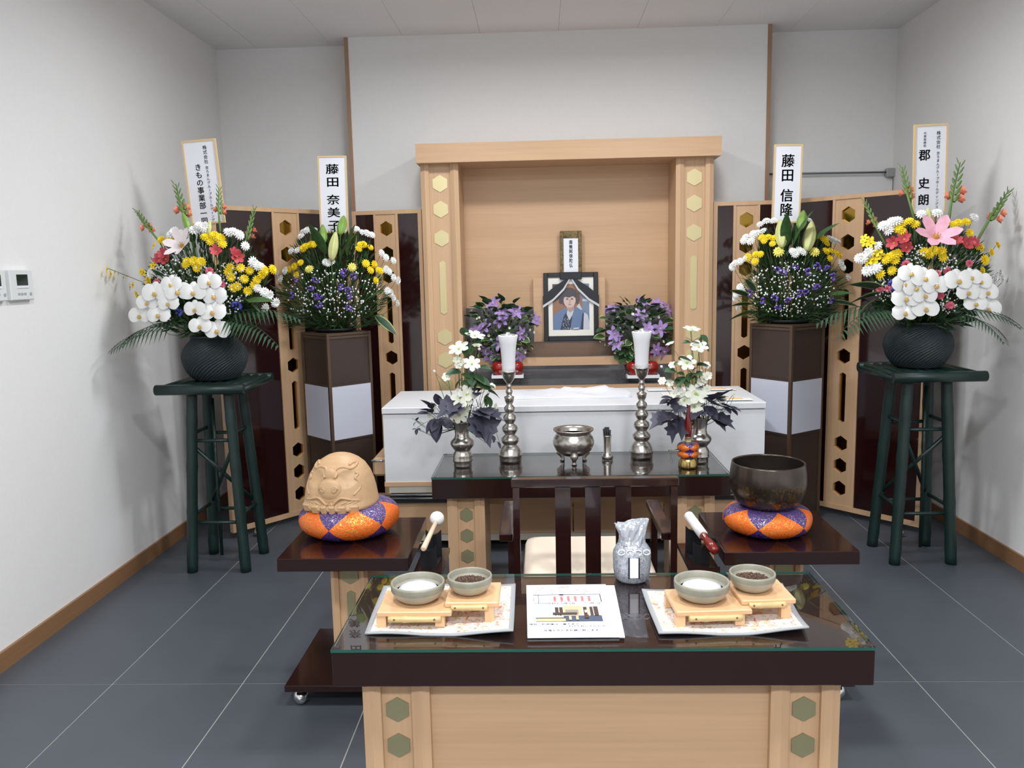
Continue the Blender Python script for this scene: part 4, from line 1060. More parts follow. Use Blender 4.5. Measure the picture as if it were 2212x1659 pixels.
CLEM = mat('clematis_purple', (168, 140, 196), .6, var=.22, scale=40); PLIL = mat('lily_pink', (238, 178, 196), .55, var=.12, scale=40); WLIL = mat('lily_white', (240, 228, 230), .55)
BUDC = mat('lily_bud_cream', (206, 208, 140), .5, var=.1, scale=30); BUDG = mat('lily_bud_green', (130, 166, 76), .5, var=.15, scale=30)
def mum(name, col, eye):
    mb = MB()
    petal_ring(mb, 12, .003, .024, .0044, .004, .002, 0, 0, .002, .6); petal_ring(mb, 11, .003, .0205, .004, .006, .0085, 0, .3, .002, .6); petal_ring(mb, 8, .002, .013, .0034, .008, .014, 0, .6, .001, .6)
    mb.lathe([(.0055, .006), (.0045, .011), (.001, .0125)], 8, 1, capb=False)
    return mb.mesh(name, [col, eye])
MW, MY, MP = mum('white_chrysanthemum', PETW, mat('white_eye', (232, 234, 214), .6)), mum('yellow_chrysanthemum', YEL1, YEL1), mum('pale_chrysanthemum', YEL2, YEL2)
def carn(col):
    mb = MB(); rr = random.Random(1)
    for r in range(4):
        petal_ring(mb, 9, .002, .019-.0035*r, .0075, .006+.003*r, .006+.006*r, 0, .4*r, .002, .9)
    return mb.mesh('carnation', [col])
CARN = carn(PINK)
def star(name, cols, n, r, w, up=.3, eye=None, tip=.12):
    mb = MB(); petal_ring(mb, n, .002, r, w, .002, r*up, 0, 0, r*.06, tip, 5)
    mb.ball((0, 0, r*.1), r*.13, 1, 8, 5)
    for i in range(6): mb.tube([(0, 0, r*.05), (r*.16*math.cos(i*1.05), r*.16*math.sin(i*1.05), r*.3)], r*.018, 4, 1)
    return mb.mesh(name, cols)
ALST = star('alstroemeria', [RED, EYEG], 6, .026, .0085, .75, tip=.35)
CLF = star('purple_clematis', [CLEM, mat('clematis_eye', (206, 170, 200), .6)], 6, .05, .0115, .12, tip=.06)
WCL = star('white_clematis', [mat('petal_cream', (236, 238, 222), .6), mat('eye_green', (176, 196, 110), .6)], 6, .043, .0125, .22, tip=.45)
WSM = star('small_white_blossom', [MATS['petal_cream'], mat('eye_yellow', (222, 206, 100), .6)], 6, .019, .0078, .2, tip=.75)
LILP = star('open_lily', [PLIL, mat('anther', (196, 150, 60), .6)], 6, .085, .022, .55, tip=.2); LILW = star('open_lily', [WLIL, MATS['anther']], 6, .08, .02, .6, tip=.2)
def bud(name, col, L_, r):
    mb = MB(); R_ = []
    for i in range(11):
        f = i/10; rr_ = r*math.sin(PI*(.06+.9*f**.85))**.75
        R_.append([(rr_*(1+.1*math.cos(6*PI*j/24*2))*math.cos(2*PI*j/24), rr_*(1+.1*math.cos(6*PI*j/24*2))*math.sin(2*PI*j/24), L_*f) for j in range(24)])
    mb.rings(R_, capa=True, capb=True); return mb.mesh(name, col)
LBUD, GBUD = bud('lily_bud', BUDC, .125, .021), bud('lily_bud', BUDG, .1, .016)
def orchid():
    mb = MB()
    def pet(a, r, w, z):
        c, s = math.cos(a), math.sin(a); R_ = []
        for q in range(7):
            f = q/6; ww = w*math.sin(PI*min(.97, (.1+.84*f)))**.6; rr_ = r*f
            R_.append([(rr_*c-k_*ww*s, rr_*s+k_*ww*c, z+.006*math.sin(PI*f)-.004*abs(k_)) for k_ in (-1, -.5, 0, .5, 1)])
        mb.rings(R_, 0, closed=False)
    for a in (PI/2, PI*7/6, PI*11/6): pet(a, .046, .018, .0)
    for a in (.12, PI-.12): pet(a, .056, .034, .005)
    mb.ball((0, -.006, .012), .0075, 1, 8, 6, (1, 1.3, 1)); mb.ball((0, .004, .014), .004, 0, 8, 5)
    mb.tube([(-.008, -.008, .01), (0, -.014, .016), (.008, -.008, .01)], .0028, 6, 1)
    return mb.mesh('orchid', [PETW, mat('orchid_lip', (214, 176, 96), .5)])
ORCH = orchid()
ONC = star('oncidium', [YEL1, mat('oncidium_eye', (150, 100, 30), .6)], 5, .014, .006, .15, tip=.9)
def tuft(col, n, R, r, name):
    mb = MB(); rr = random.Random(3)
    for i in range(n): mb.ball((R*(rr.random()-.5)*2, R*(rr.random()-.5)*2, R*rr.random()), r*(.6+.6*rr.random()), 0, 6, 4)
    return mb.mesh(name, col)
STAT, BLU = tuft(PURP, 9, .014, .0055, 'statice'), tuft(BLUE, 14, .016, .006, 'blue_tuft')
def leafmesh(name, L_, w, mats, droop=.15, var=False, n=8):
    mb = MB(); R_ = []
    for q in range(n+1):
        f = q/n; ww = w*math.sin(PI*min(.995, .04+.95*f**.85))**.8; z = -droop*L_*f*f
        R_.append([(L_*f, -ww, z+.22*ww), (L_*f, -ww*.78, z+.16*ww), (L_*f, 0, z), (L_*f, ww*.78, z+.16*ww), (L_*f, ww, z+.22*ww)])
    b = len(mb.f); mb.rings(R_, 0, closed=False)
    if var:
        for i in range(b, len(mb.f)):
            if (i-b) % 4 in (0, 3): mb.m[i] = 1
    return mb.mesh(name, mats)
LIGHTG = mat('leaf_edge_light', (150, 176, 104), .5)
BROAD, BROADV = leafmesh('broad_leaf', .2, .032, GREEN), leafmesh('variegated_leaf', .22, .034, [GREEND, LIGHTG], var=True)
IVG = mat('ivy_green', (70, 104, 56), .5, var=.25, scale=30); IVC = mat('ivy_cream_edge', (206, 212, 170), .5)
IVY = leafmesh('ivy_leaf', .06, .022, [IVG, IVC], .25, True, 5); IVYD = leafmesh('green_leaf', .064, .025, [mat('ivy_deep', (48, 80, 46), .5, var=.25, scale=30)], .25, False, 5)
def frond(L_, n, droop, leaf):
    mb = MB(); P = lambda f: Vector((L_*f, 0, L_*(.32*f-droop*f*f)))
    mb.tube([P(i/10) for i in range(11)], [.0035*(1-.8*i/10) for i in range(11)], 5)
    for i in range(n):
        f = .18+.8*i/(n-1); p = P(f); ll = leaf*math.sin(PI*(.22+.7*f))
        for s in (-1, 1):
            d = Vector((.62, s*.75, -.1)).normalized(); e = p+d*ll+Vector((0, 0, -ll*.35)); m = p+d*ll*.5+Vector((0, 0, -ll*.04)); wv = Vector((-d.y*s, d.x*s, 0))*.0058
            mb.add([p-wv*.3, p+wv*.3, m+wv, m-wv, e], [(0, 1, 2, 3), (3, 2, 4)], 0, True)
    return mb.mesh('palm_frond', mat('palm_green', (46, 74, 52), .45, var=.2, scale=20))
FR1, FR2 = frond(.44, 15, .45, .19), frond(.36, 14, .6, .15)
def glad(L_):
    mb = MB(); mb.tube([(0, 0, 0), (.006, 0, L_*.5), (0, 0, L_)], [.006, .005, .002], 6, 0)
    for i in range(12):
        f = .4+.58*i/11; s = 1 if i % 2 else -1; r = .0105*(1.2-f); z = L_*f
        mb.rings([[(s*(.004+q*.012)+rr_*math.cos(a), rr_*math.sin(a), z+q*.034) for a in [2*PI*j/6 for j in range(6)]] for q, rr_ in ((0, r*.5), (.35, r), (.8, r*.7), (1, r*.1))], 0)
    for i in range(3):
        s = 1 if i % 2 else -1; z = L_*(.46+.06*i)
        s0 = len(mb.v); petal_ring(mb, 6, .002, .03, .011, .004, .03, 1, 0, .003, .3, 3)
        mb.xf(Matrix.Translation((s*.012, -.012, z)) @ Matrix.Rotation(s*.6, 4, 'Y') @ Matrix.Rotation(.5, 4, 'X') @ Matrix.Scale(.62, 4), s0)
    return mb.mesh('gladiolus', [mat('gladiolus_green', (98, 128, 62), .5, var=.15, scale=30), SALM])
GLAD = glad(.3)
def face(n): return Vector(n).to_track_quat('Z', 'Y')
def inside(P, m=.03):   # keep a point on its sight line clear of the side walls
    lim = XL+m if P.x < 0 else XR-m
    return EYE+(P-EYE)*(lim/P.x) if abs(P.x) > abs(lim) else P
class Arr:
    """a flower arrangement: blooms given in picture pixels are put on a bulging surface about its centre"""
    def __init__(s, name, label, base, y, cpx, rpx, bulge, conv, cat='flowers'):
        s.base = Vector(base); s.t = thing(name, label, cat, base); s.y = y; s.c = cpx; s.r = rpx; s.bulge = bulge; s.conv = conv; s.stems = MB(); s.rr = random.Random(len(label))
    def pos(s, p, dy=0):
        u, v = s.conv(p); q = ((u-s.c[0])/s.r[0])**2+((v-s.c[1])/s.r[1])**2
        return inside(at(u, v, s.y-s.bulge*max(0, 1-q)**.5+dy))
    def normal(s, p):
        c = at(*s.c, s.y+.02); d = p-c; n = Vector((d.x*.9, min(-.02, d.y)*1.0-.07, d.z*.7+.04)); n.normalize(); return n
    def bloom(s, name, me, pts, sc=1, jit=.25, dy=0, stem=True, nrm=None):
        for p in pts:
            P = s.pos(p, dy); n = Vector(nrm) if nrm else s.normal(P)
            n = (n+Vector([(s.rr.random()-.5)*jit*2 for _ in range(3)])).normalized()
            q = face(n) @ Quaternion((0, 0, 1), s.rr.random()*6.28 if not nrm else 0)
            put(name, me, s.t, P-s.base, q, scale=sc*(.88+.24*s.rr.random()))
            if stem: s.stem(P-n*.004)
    def stem(s, P, r=.0016):
        e = P-s.base; a = Vector((e.x*.12+(s.rr.random()-.5)*.04, e.y*.12, .0)); m = a*.4+e*.6+Vector((0, .01, -.12*abs(e.x)-.01))
        s.stems.tube([a, m, e], [r*1.3, r, r*.8], 4, 0)
    def leafat(s, name, me, p, d, roll=0, sc=1, dy=0, px=True):
        P = s.pos(p, dy) if px else Vector(p)
        q = Vector(d).to_track_quat('X', 'Z') @ Quaternion((1, 0, 0), roll)
        put(name, me, s.t, P-s.base, q, scale=sc)
    def filler(s, n, rx, ry, L_=(.03, .06), w=.004, cols=(GREEN, GREEND), centre=None, low=-.9, name='foliage', dyk=.85):
        mb = MB(); cu, cv = centre or s.c
        for i in range(n):
            a = s.rr.random()*2*PI; q = s.rr.random()**.5; u, v = cu+rx*q*math.cos(a), cv+ry*q*math.sin(a)
            qq = ((u-s.c[0])/s.r[0])**2+((v-s.c[1])/s.r[1])**2
            P = inside(at(u, v, s.y-s.bulge*dyk*s.rr.random()*max(0, 1-qq)**.5), .1)-s.base
            d = (Vector((P.x*1.2, P.y-.08, P.z*.8))+Vector([(s.rr.random()-.5)*.25 for _ in range(3)])).normalized(); l = L_[0]+(L_[1]-L_[0])*s.rr.random()
            sd = d.cross(Vector([s.rr.random()-.5 for _ in range(3)])).normalized()*w*(.6+.8*s.rr.random())
            mb.add([P, P+d*l*.45+sd, P+d*l, P+d*l*.45-sd], [(0, 1, 2, 3)], i % len(cols))
        mb.build(name, list(cols), s.t, kind='stuff')
    def dots(s, n, centre, rx, ry, r=.0042, name='gypsophila'):
        mb = MB()
        for i in range(n):
            a = s.rr.random()*2*PI; q = s.rr.random()**.6; u, v = centre[0]+rx*q*math.cos(a), centre[1]+ry*q*math.sin(a)
            qq = ((u-s.c[0])/s.r[0])**2+((v-s.c[1])/s.r[1])**2
            P = at(u, v, s.y-s.bulge*(.85+.2*s.rr.random())*max(0, 1-qq)**.5-.012)-s.base
            mb.ball(P, r*(.6+.6*s.rr.random()), 0, 6, 4)
            s.stems.tube([P, P*.8+Vector((0, .02, -.03))], .0007, 3)
        mb.build(name, PETW, s.t, kind='stuff')
    def done(s): s.stems.build('stems', STEM, s.t, kind='stuff'); return s.t
Z1 = lambda p: (200+.3165*p[0], 280+.3165*p[1])
Z2 = lambda p: (1500+.33147*p[0], 250+.33147*p[1])
def up_spike(A, name, me, b, tpx, L0, dy=0):
    P, Q = A.pos(b, dy), A.pos(tpx, dy); d = Q-P
    q = d.to_track_quat('Z', 'Y'); put(name, me, A.t, P-A.base, q, scale=d.length/L0); A.stem(P, .003)
# ---- basket arrangement by the wall controllers
A = Arr('basket_flowers', 'tall basket flower arrangement with a pale white lily beside the wall controllers', (STL[0], STL[1], 1.08), 3.76, (445, 590), (190, 190), .19, Z1)
A.bloom('orchid', ORCH, [(325, 1270), (455, 1265), (520, 1185), (430, 1115), (585, 1105), (690, 1110), (800, 1040), (700, 1225), (825, 1245), (835, 1135), (735, 1340), (855, 1370), (540, 1055), (375, 1180)], 1.0, .12, -.05, nrm=(-.08, -1, .12))
A.bloom('yellow_chrysanthemum', MY, [(470, 755), (540, 745), (500, 772), (770, 735), (830, 725), (870, 745), (805, 765), (885, 780), (640, 920), (690, 900), (740, 905), (715, 945), (645, 900), (940, 940), (1010, 945), (1070, 960), (945, 1010), (1035, 1020), (1120, 1025), (985, 1070), (1060, 1100), (1170, 965), (1225, 955), (1100, 1060), (1150, 990), (925, 970), (960, 1080)], .95)
A.bloom('white_chrysanthemum', MW, [(925, 705), (1000, 720), (960, 700), (730, 660), (765, 668), (690, 690), (1090, 905), (1120, 930), (1150, 940), (1170, 1110), (1200, 1130), (1245, 1180), (1175, 1215), (1120, 1080), (560, 700), (600, 712), (1040, 795), (400, 985), (540, 720)], 1.05)
A.bloom('alstroemeria', ALST, [(490, 850), (470, 890), (845, 835), (960, 850), (985, 872), (505, 888)], 1.1)
A.bloom('carnation', CARN, [(800, 968), (450, 1040), (880, 1060), (590, 1090)], 1.0)
A.bloom('open_lily', LILW, [(620, 800)], 1.0, .1, -.03, nrm=(-.4, -.8, .5)); A.bloom('blue_tuft', BLU, [(985, 1190), (600, 1235)], 1.2)
up_spike(A, 'lily_bud', LBUD, (790, 720), (800, 620), .125); up_spike(A, 'lily_bud', GBUD, (660, 690), (615, 570), .1)
for b, tp in (((460, 770), (303, 553)), ((675, 730), (568, 372)), ((872, 700), (862, 396)), ((1020, 900), (1102, 535))): up_spike(A, 'gladiolus', GLAD, b, tp, .3, .02)
A.bloom('oncidium', ONC, [(105, 955), (130, 985), (155, 975), (180, 985), (215, 1010), (240, 1000), (280, 1060), (260, 1075), (335, 970), (370, 1030), (300, 1120), (330, 1165), (400, 1020), (415, 930), (350, 975), (390, 1025), (310, 1190), (420, 795), (310, 1130)], 1.25, .3, 0, False)
A.stems.tube([A.pos(p)-A.base for p in ((420, 1110), (340, 1040), (240, 1000), (100, 945))], .0015, 4)
A.dots(150, Z1((930, 1080)), 42, 60); A.dots(90, Z1((600, 960)), 70, 26)
A.filler(1500, 120, 95, (.03, .06), .005, centre=(450, 610)); A.filler(500, 105, 45, (.04, .07), .008, centre=(445, 680), name='leafy_collar')
for p, d, r in (((640, 1330), (-.75, -.62, -.16), 0), ((600, 1320), (-.7, -.75, -.05), .2), ((880, 1290), (1, -.3, .12), 0), ((860, 1310), (.85, -.5, -.12), -.2)):
    A.leafat('palm_frond', FR1 if abs(d[0]) > .7 else FR2, p, d, r, .92 if d[0]*A.base.x < 0 else .74, .04)
A.leafat('broad_leaf', BROAD, (1010, 1180), (.9, -.4, .15), .4, .9); A.leafat('broad_leaf', BROAD, (1000, 1140), (.8, -.5, -.3), -.4, .8)
A.done()
# ---- basket arrangement with the pink lily
A = Arr('basket_flowers', 'tall flower arrangement with one wide open pink lily above white orchids', (STR[0]-.01, STR[1], 1.08), 3.79, (2005, 570), (190, 190), .19, Z2)
A.bloom('orchid', ORCH, [(1410, 1030), (1500, 1060), (1570, 1105), (1375, 1190), (1500, 1170), (1370, 1285), (1505, 1260), (1365, 1095), (1440, 1120), (1715, 1075), (1800, 1055), (1780, 1150), (1905, 1150), (1830, 1225), (1910, 1260), (1860, 1080)], 1.02, .12, -.05, nrm=(.06, -1, .12))
A.bloom('yellow_chrysanthemum', MY, [(1350, 712), (1400, 690), (1440, 710), (1355, 755), (1330, 735), (1720, 700), (1770, 695), (1690, 712), (1790, 765), (1500, 890), (1560, 880), (1610, 885), (1620, 925), (1530, 905), (1250, 940), (1300, 910), (1325, 900), (1310, 945), (1270, 925), (1860, 860), (1930, 890), (1970, 845), (1890, 940), (1870, 1010), (1215, 1035), (1290, 1010), (1840, 850)], .95)
A.bloom('oncidium', ONC, [(1110, 800), (1115, 825), (1150, 835), (1160, 890), (1210, 900), (1165, 940), (1145, 815), (1140, 950), (1200, 890), (1185, 935)], 1.5, .3)
A.bloom('white_chrysanthemum', MW, [(1235, 720), (1290, 695), (1320, 690), (1265, 715), (1100, 930), (1140, 890), (1075, 930), (1185, 990), (1130, 1010), (1170, 1000), (1580, 640), (1480, 645), (1820, 665), (1985, 1020), (1950, 1060), (2030, 1070), (1200, 850), (1270, 750), (2000, 1060)], 1.05)
A.bloom('alstroemeria', ALST, [(1305, 830), (1370, 810), (1380, 860), (1700, 820), (1770, 835), (1810, 830), (1750, 850)], 1.15)
A.bloom('carnation', CARN, [(1380, 970), (1785, 965), (1580, 1030), (1640, 1010), (1210, 1125), (1270, 1125), (1600, 1170), (1660, 1235)], .95)
A.bloom('open_lily', LILP, [(1570, 800)], 1.0, .05, -.05, nrm=(-.05, -.75, .65)); A.bloom('blue_tuft', BLU, [(1290, 1105)], 1.2)
up_spike(A, 'lily_bud', LBUD, (1525, 715), (1522, 600), .125)
for b, tp in (((1245, 840), (1108, 552)), ((1435, 680), (1355, 335)), ((1650, 740), (1732, 305)), ((1840, 820), (2050, 485))): up_spike(A, 'gladiolus', GLAD, b, tp, .3, .02)
A.dots(150, Z2((1660, 1100)), 26, 65); A.dots(70, Z2((1240, 1130)), 26, 26); A.dots(60, Z2((1450, 920)), 26, 30)
A.filler(1500, 120, 95, (.03, .06), .005, centre=(2005, 590)); A.filler(500, 105, 45, (.04, .07), .008, centre=(2005, 665), name='leafy_collar')
for p, d, r in (((1320, 1270), (-1, -.3, .02), 0), ((1300, 1270), (-.85, -.55, -.12), .2), ((1660, 1280), (.7, -.62, .05), 0), ((1660, 1300), (.5, -.85, -.12), -.2)):
    A.leafat('palm_frond', FR1 if abs(d[0]) > .7 else FR2, p, d, r, .92 if d[0]*A.base.x < 0 else .74, .04)
for p, d in (((1230, 1130), (-.9, -.3, .25)), ((1220, 1160), (-.95, -.3, -.1)), ((1230, 1170), (-.8, -.5, -.3))): A.leafat('variegated_leaf', BROADV, p, d, .5, .85)
A.done()
# ---- arrangements on the lantern pedestals
def pedestal_set(lab, ldish, lc, ZL, y, c, r, conv, whites, yell, pale, purp, dcen, drx, dry, leaves, buds):
    d = MB(); d.lathe([(.07, 0), (.105, .004), (.12, .02), (.118, .021), (.1, .01), (.02, .008)], 36)
    do = d.build('flower_dish', mat('black_dish', (18, 24, 30), .35), None, (lc[0], lc[1], ZL)); tag(do, ldish, 'dish')
    A = Arr('pedestal_flowers', lab, (lc[0], lc[1], ZL+.012), y, c, r, .16, conv)
    A.bloom('white_chrysanthemum', MW, whites, .95); A.bloom('yellow_chrysanthemum', MY, yell, .9); A.bloom('pale_chrysanthemum', MP, pale, 1.1); A.bloom('statice', STAT, purp, 1.15)
    A.dots(280, dcen, drx, dry, .0045); A.filler(1500, drx*1.05, dry*1.15, (.03, .075), .0028, centre=(dcen[0], dcen[1]+5), cols=(GREEN, GREEND, STEM)); A.filler(500, drx*.75, dry*.8, (.04, .08), .006, centre=(c[0], c[1]-40), name='upper_foliage')
    A.filler(400, drx*.9, 24, (.04, .09), .003, centre=(c[0], c[1]+r[1]*.72), name='lower_foliage')
    for nm, me, b, tp, L0 in buds: up_spike(A, nm, me, b, tp, L0, -.02)
    for nm, me, p, dr, sc in leaves: A.leafat(nm, me, p, dr, .5, sc)
    for (p0, p1) in (): pass
    return A.done()
l1c = (-1.109, 4.2+.191); l2c = (1.275+.135*math.cos(math.radians(36))-.135*math.sin(math.radians(36)), 4.2+.135*(math.sin(math.radians(36))+math.cos(math.radians(36))))
pedestal_set('flower dome with one cream lily bud among purple statice and white sprays', 'low black dish under the flowers with a single cream bud', l1c, ZL1, l1c[1]+.02, (720, 600), (140, 125), Z1,
    [(1440, 700), (1465, 690), (1510, 695), (1425, 730), (1360, 830), (1400, 825), (1590, 905), (1630, 900), (1610, 915), (1800, 680), (1840, 705), (1870, 710), (1905, 720), (1265, 990), (1320, 965), (1290, 1020), (1970, 845), (2000, 875), (2050, 895), (2020, 970), (2050, 1010), (2080, 1030), (2000, 955), (2030, 1115), (2050, 1150), (2075, 1185), (2010, 1100)],
    [(1455, 800), (1490, 785), (1510, 785), (1440, 812), (1830, 790), (1815, 815), (1895, 805), (1850, 785), (1345, 955), (1380, 935), (1420, 910), (1395, 995), (1865, 915), (1920, 920), (1950, 960), (1895, 960), (1930, 1030), (1965, 965)], [(1480, 955), (1770, 940)],
    [(1715, 975), (1780, 1005), (1500, 1085), (1520, 1030), (1690, 1080), (1740, 1090), (1550, 1135), (1370, 1130), (1550, 1200), (1750, 1135), (1745, 1215), (1395, 1025), (1705, 990), (1535, 1140)], Z1((1630, 1120)), 108, 58,
    [('broad_leaf', BROAD, (1590, 850), (-.3, -.3, .9), .9), ('broad_leaf', BROAD, (1690, 890), (.45, -.3, .8), .95), ('broad_leaf', BROAD, (1740, 860), (.2, -.2, 1), .85), ('broad_leaf', BROADV, (1930, 1270), (.75, -.45, -.5), .75), ('broad_leaf', BROAD, (1850, 1180), (.7, -.4, .5), .7), ('broad_leaf', BROAD, (1380, 1150), (-.8, -.4, .4), .6), ('broad_leaf', BROADV, (1230, 1350), (-.3, -.8, -.1), .4)],
    [('lily_bud', LBUD, (1630, 895), (1660, 700), .125), ('lily_bud', GBUD, (1575, 780), (1570, 650), .1), ('lily_bud', GBUD, (1690, 715), (1715, 590), .1)])
pedestal_set('flower dome with two cream lily buds among purple statice and white sprays', 'low black dish under the flowers with two cream buds', l2c, ZL2, l2c[1]+.02, (1712, 590), (140, 125), Z2,
    [(430, 710), (470, 690), (515, 685), (410, 770), (450, 755), (385, 775), (335, 795), (370, 820), (325, 815), (640, 885), (680, 880), (710, 890), (655, 900), (745, 685), (930, 825), (880, 805), (905, 815), (265, 965), (300, 950), (335, 930), (250, 985), (950, 960), (965, 990), (995, 1055), (300, 1120), (275, 1165), (290, 1250), (270, 1190), (310, 1140)],
    [(440, 795), (480, 795), (520, 800), (510, 835), (455, 815), (400, 905), (430, 905), (350, 925), (395, 950), (815, 790), (850, 810), (860, 835), (855, 885), (885, 880), (920, 895), (940, 910), (880, 930)], [(550, 888), (780, 890)],
    [(545, 1000), (580, 1020), (655, 990), (735, 1015), (800, 980), (855, 990), (895, 1055), (370, 1155), (530, 1185), (610, 1200), (680, 1160), (720, 1150), (790, 1110), (885, 1205), (450, 1200), (545, 1245)], Z2((640, 1130)), 96, 60,
    [('broad_leaf', BROAD, (600, 850), (-.15, -.3, .95), .9), ('broad_leaf', BROAD, (640, 860), (.3, -.2, 1), 1.0), ('broad_leaf', BROAD, (770, 820), (.75, -.3, .75), .75), ('variegated_leaf', BROADV, (370, 1230), (-.95, -.4, .1), .62), ('variegated_leaf', BROADV, (360, 1180), (-.85, -.4, .4), .62), ('broad_leaf', BROAD, (380, 1280), (-1, -.35, -.15), .85), ('variegated_leaf', BROADV, (400, 1150), (-.6, -.5, .7), .55), ('broad_leaf', BROAD, (870, 1170), (.9, -.4, .2), .6), ('broad_leaf', BROADV, (900, 1210), (.9, -.4, -.1), .6)],
    [('lily_bud', LBUD, (570, 860), (560, 680), .125), ('lily_bud', LBUD, (735, 880), (765, 690), .125), ('lily_bud', GBUD, (690, 740), (712, 620), .1)])
# ---- purple clematis in the altar
def altar_posy(label, lpot, u0, conv, fl, sprigs, lv, seed):
    y = 4.8; x = at(u0, 770, y).x
    pot = MB(); pot.lathe([(.022, 0), (.027, .05), (.029, .055), (.025, .055), (.02, .045)], 20)
    tag(pot.build('small_pot', BLACKM, None, (x, y, zb1)), lpot, 'pot')
    A = Arr('clematis_posy', label, (x, y, zb1+.045), y+.01, (u0, 715), (82, 80), .09, conv); A.rr = random.Random(seed)
    A.bloom('purple_clematis', CLF, fl, 1.0, .35, -.012)
    A.bloom('small_white_blossom', WSM, sprigs, .42, .5, -.01)
    for i in range(105):
        a = A.rr.random()*2*PI; q = A.rr.random()**.55; p = (lv[0]+lv[2]*q*math.cos(a), lv[1]+lv[3]*q*math.sin(a)); P = A.pos(p)
        A.leafat('ivy_leaf', IVY if i % 2 else IVYD, p, (P.x-A.base.x+.06*(A.rr.random()-.5), -.08-.05*A.rr.random(), (P.z-A.base.z-.06)*.6+.05*(A.rr.random()-.5)), A.rr.random()*1.6-.8, .75+.45*A.rr.random(), .01)
    A.filler(150, lv[2]*.12 if conv is Z3 else 60, 60, (.02, .05), .006, centre=(u0, 715)); return A.done()
Z3 = lambda p: (980+.12658*p[0], 620+.12658*p[1])
Z4 = lambda p: (860+.34955*p[0], 280+.34955*p[1])
altar_posy('purple clematis posy with ivy behind the candle nearer the fish drum', 'small black pot under the clematis nearer the fish drum', 1085, Z3,
    [(680, 290), (820, 560), (830, 470), (520, 690), (390, 750), (1150, 800), (650, 1180), (1390, 560), (1130, 1150), (1060, 430), (750, 970), (560, 1080)],
    [(960, 480), (1010, 540), (400, 540), (440, 520), (950, 700), (540, 580), (910, 330), (1300, 730), (1100, 1060), (540, 1200), (520, 1260), (310, 400), (500, 870), (600, 830), (1370, 770), (640, 900), (700, 1090), (1220, 1120), (370, 640), (1240, 950)], (780, 720, 560, 520), 3)
altar_posy('purple clematis posy with ivy behind the candle nearer the bronze gong', 'small black pot under the clematis nearer the bronze gong', 1375, Z4,
    [(1500, 1150), (1320, 1110), (1620, 1230), (1340, 1260), (1350, 1320), (1545, 1230), (1510, 1065), (1655, 1115), (1600, 1080), (1590, 1360), (1640, 1370)],
    [(1400, 1200), (1450, 1220), (1290, 1200), (1280, 1330), (1390, 1250), (1560, 1170), (1470, 1110), (1340, 1380), (1310, 1410), (1420, 1330), (1250, 1310), (1610, 1160), (1530, 1300), (1360, 1160), (1640, 1310), (1450, 1140)], (1465, 1230, 195, 180), 4)
# ---- white clematis in the pewter vases
GLV = mat('grey_purple_leaf', (66, 65, 82), .55, var=.25, scale=30)
def maple():
    mb = MB(); pts = [(0, 0), (.018, -.022), (.02, -.04), (.04, -.034), (.048, -.048), (.062, -.03), (.075, -.03), (.078, -.014), (.11, 0), (.078, .014), (.075, .03), (.062, .03), (.048, .048), (.04, .034), (.02, .04), (.018, .022)]
    n = len(pts); mb.add([(a, b, -.12*a+.25*abs(b)) for a, b in pts]+[(.045, 0, -.006)], [(i, (i+1) % n, n) for i in range(n)], 0, False)
    mb.tube([(0, 0, 0), (-.03, 0, .004)], .0012, 4); return mb.mesh('grey_leaf', GLV)
MAPL = maple(); GLF = leafmesh('grey_leaf', .06, .02, GLV, .2, False, 5)
def vase_flowers(label, u, v0, conv, big, small, budl, greys, greens, twigs, seed, vu, vv):
    b = on(vu, vv, ZC); zt = at(vu, v0, b.y).z
    A = Arr('vase_flowers', label, (b.x, b.y, zt-.03), b.y, (u, 850), (90, 130), .07, conv); A.rr = random.Random(seed)
    A.bloom('white_clematis', WCL, big, 1.0, .3, -.01); A.bloom('small_white_blossom', WSM, small, 1.0, .35, -.005); A.bloom('white_bud', bud('white_bud', PETW, .014, .0055), budl, 1, .4)
    for p, d, sc, me in greys:
        A.leafat('grey_leaf', MAPL if me else GLF, p, d, A.rr.random()-.5, sc*1.1); A.stem(A.pos(p), .0012)
        if sc > .75: A.leafat('grey_leaf', MAPL if me else GLF, (p[0]+25, p[1]+15), (d[0]*.5+.4*(A.rr.random()-.5), d[1]-.2, d[2]*.7+.5*(A.rr.random()-.5)), A.rr.random()-.5, sc*.95)
    for p, d, sc in greens: A.leafat('green_leaf', IVYD, p, d, A.rr.random()*1.2-.6, sc); A.leafat('green_leaf', leafG, (p[0]+12, p[1]+20), (-d[0]*.6, d[1], d[2]-.2), .3, sc*.8); A.stem(A.pos(p), .0012)
    for tw in twigs: A.stems.tube([A.pos(p)-A.base for p in tw], .0011, 4)
    return A.done()
leafG = leafmesh('green_leaf', .055, .019, [GREEN], .25, False, 5)
Z5 = lambda p: (880+.19884*p[0], 690+.19884*p[1])
Z6 = lambda p: (1400+.19893*p[0], 690+.19893*p[1])
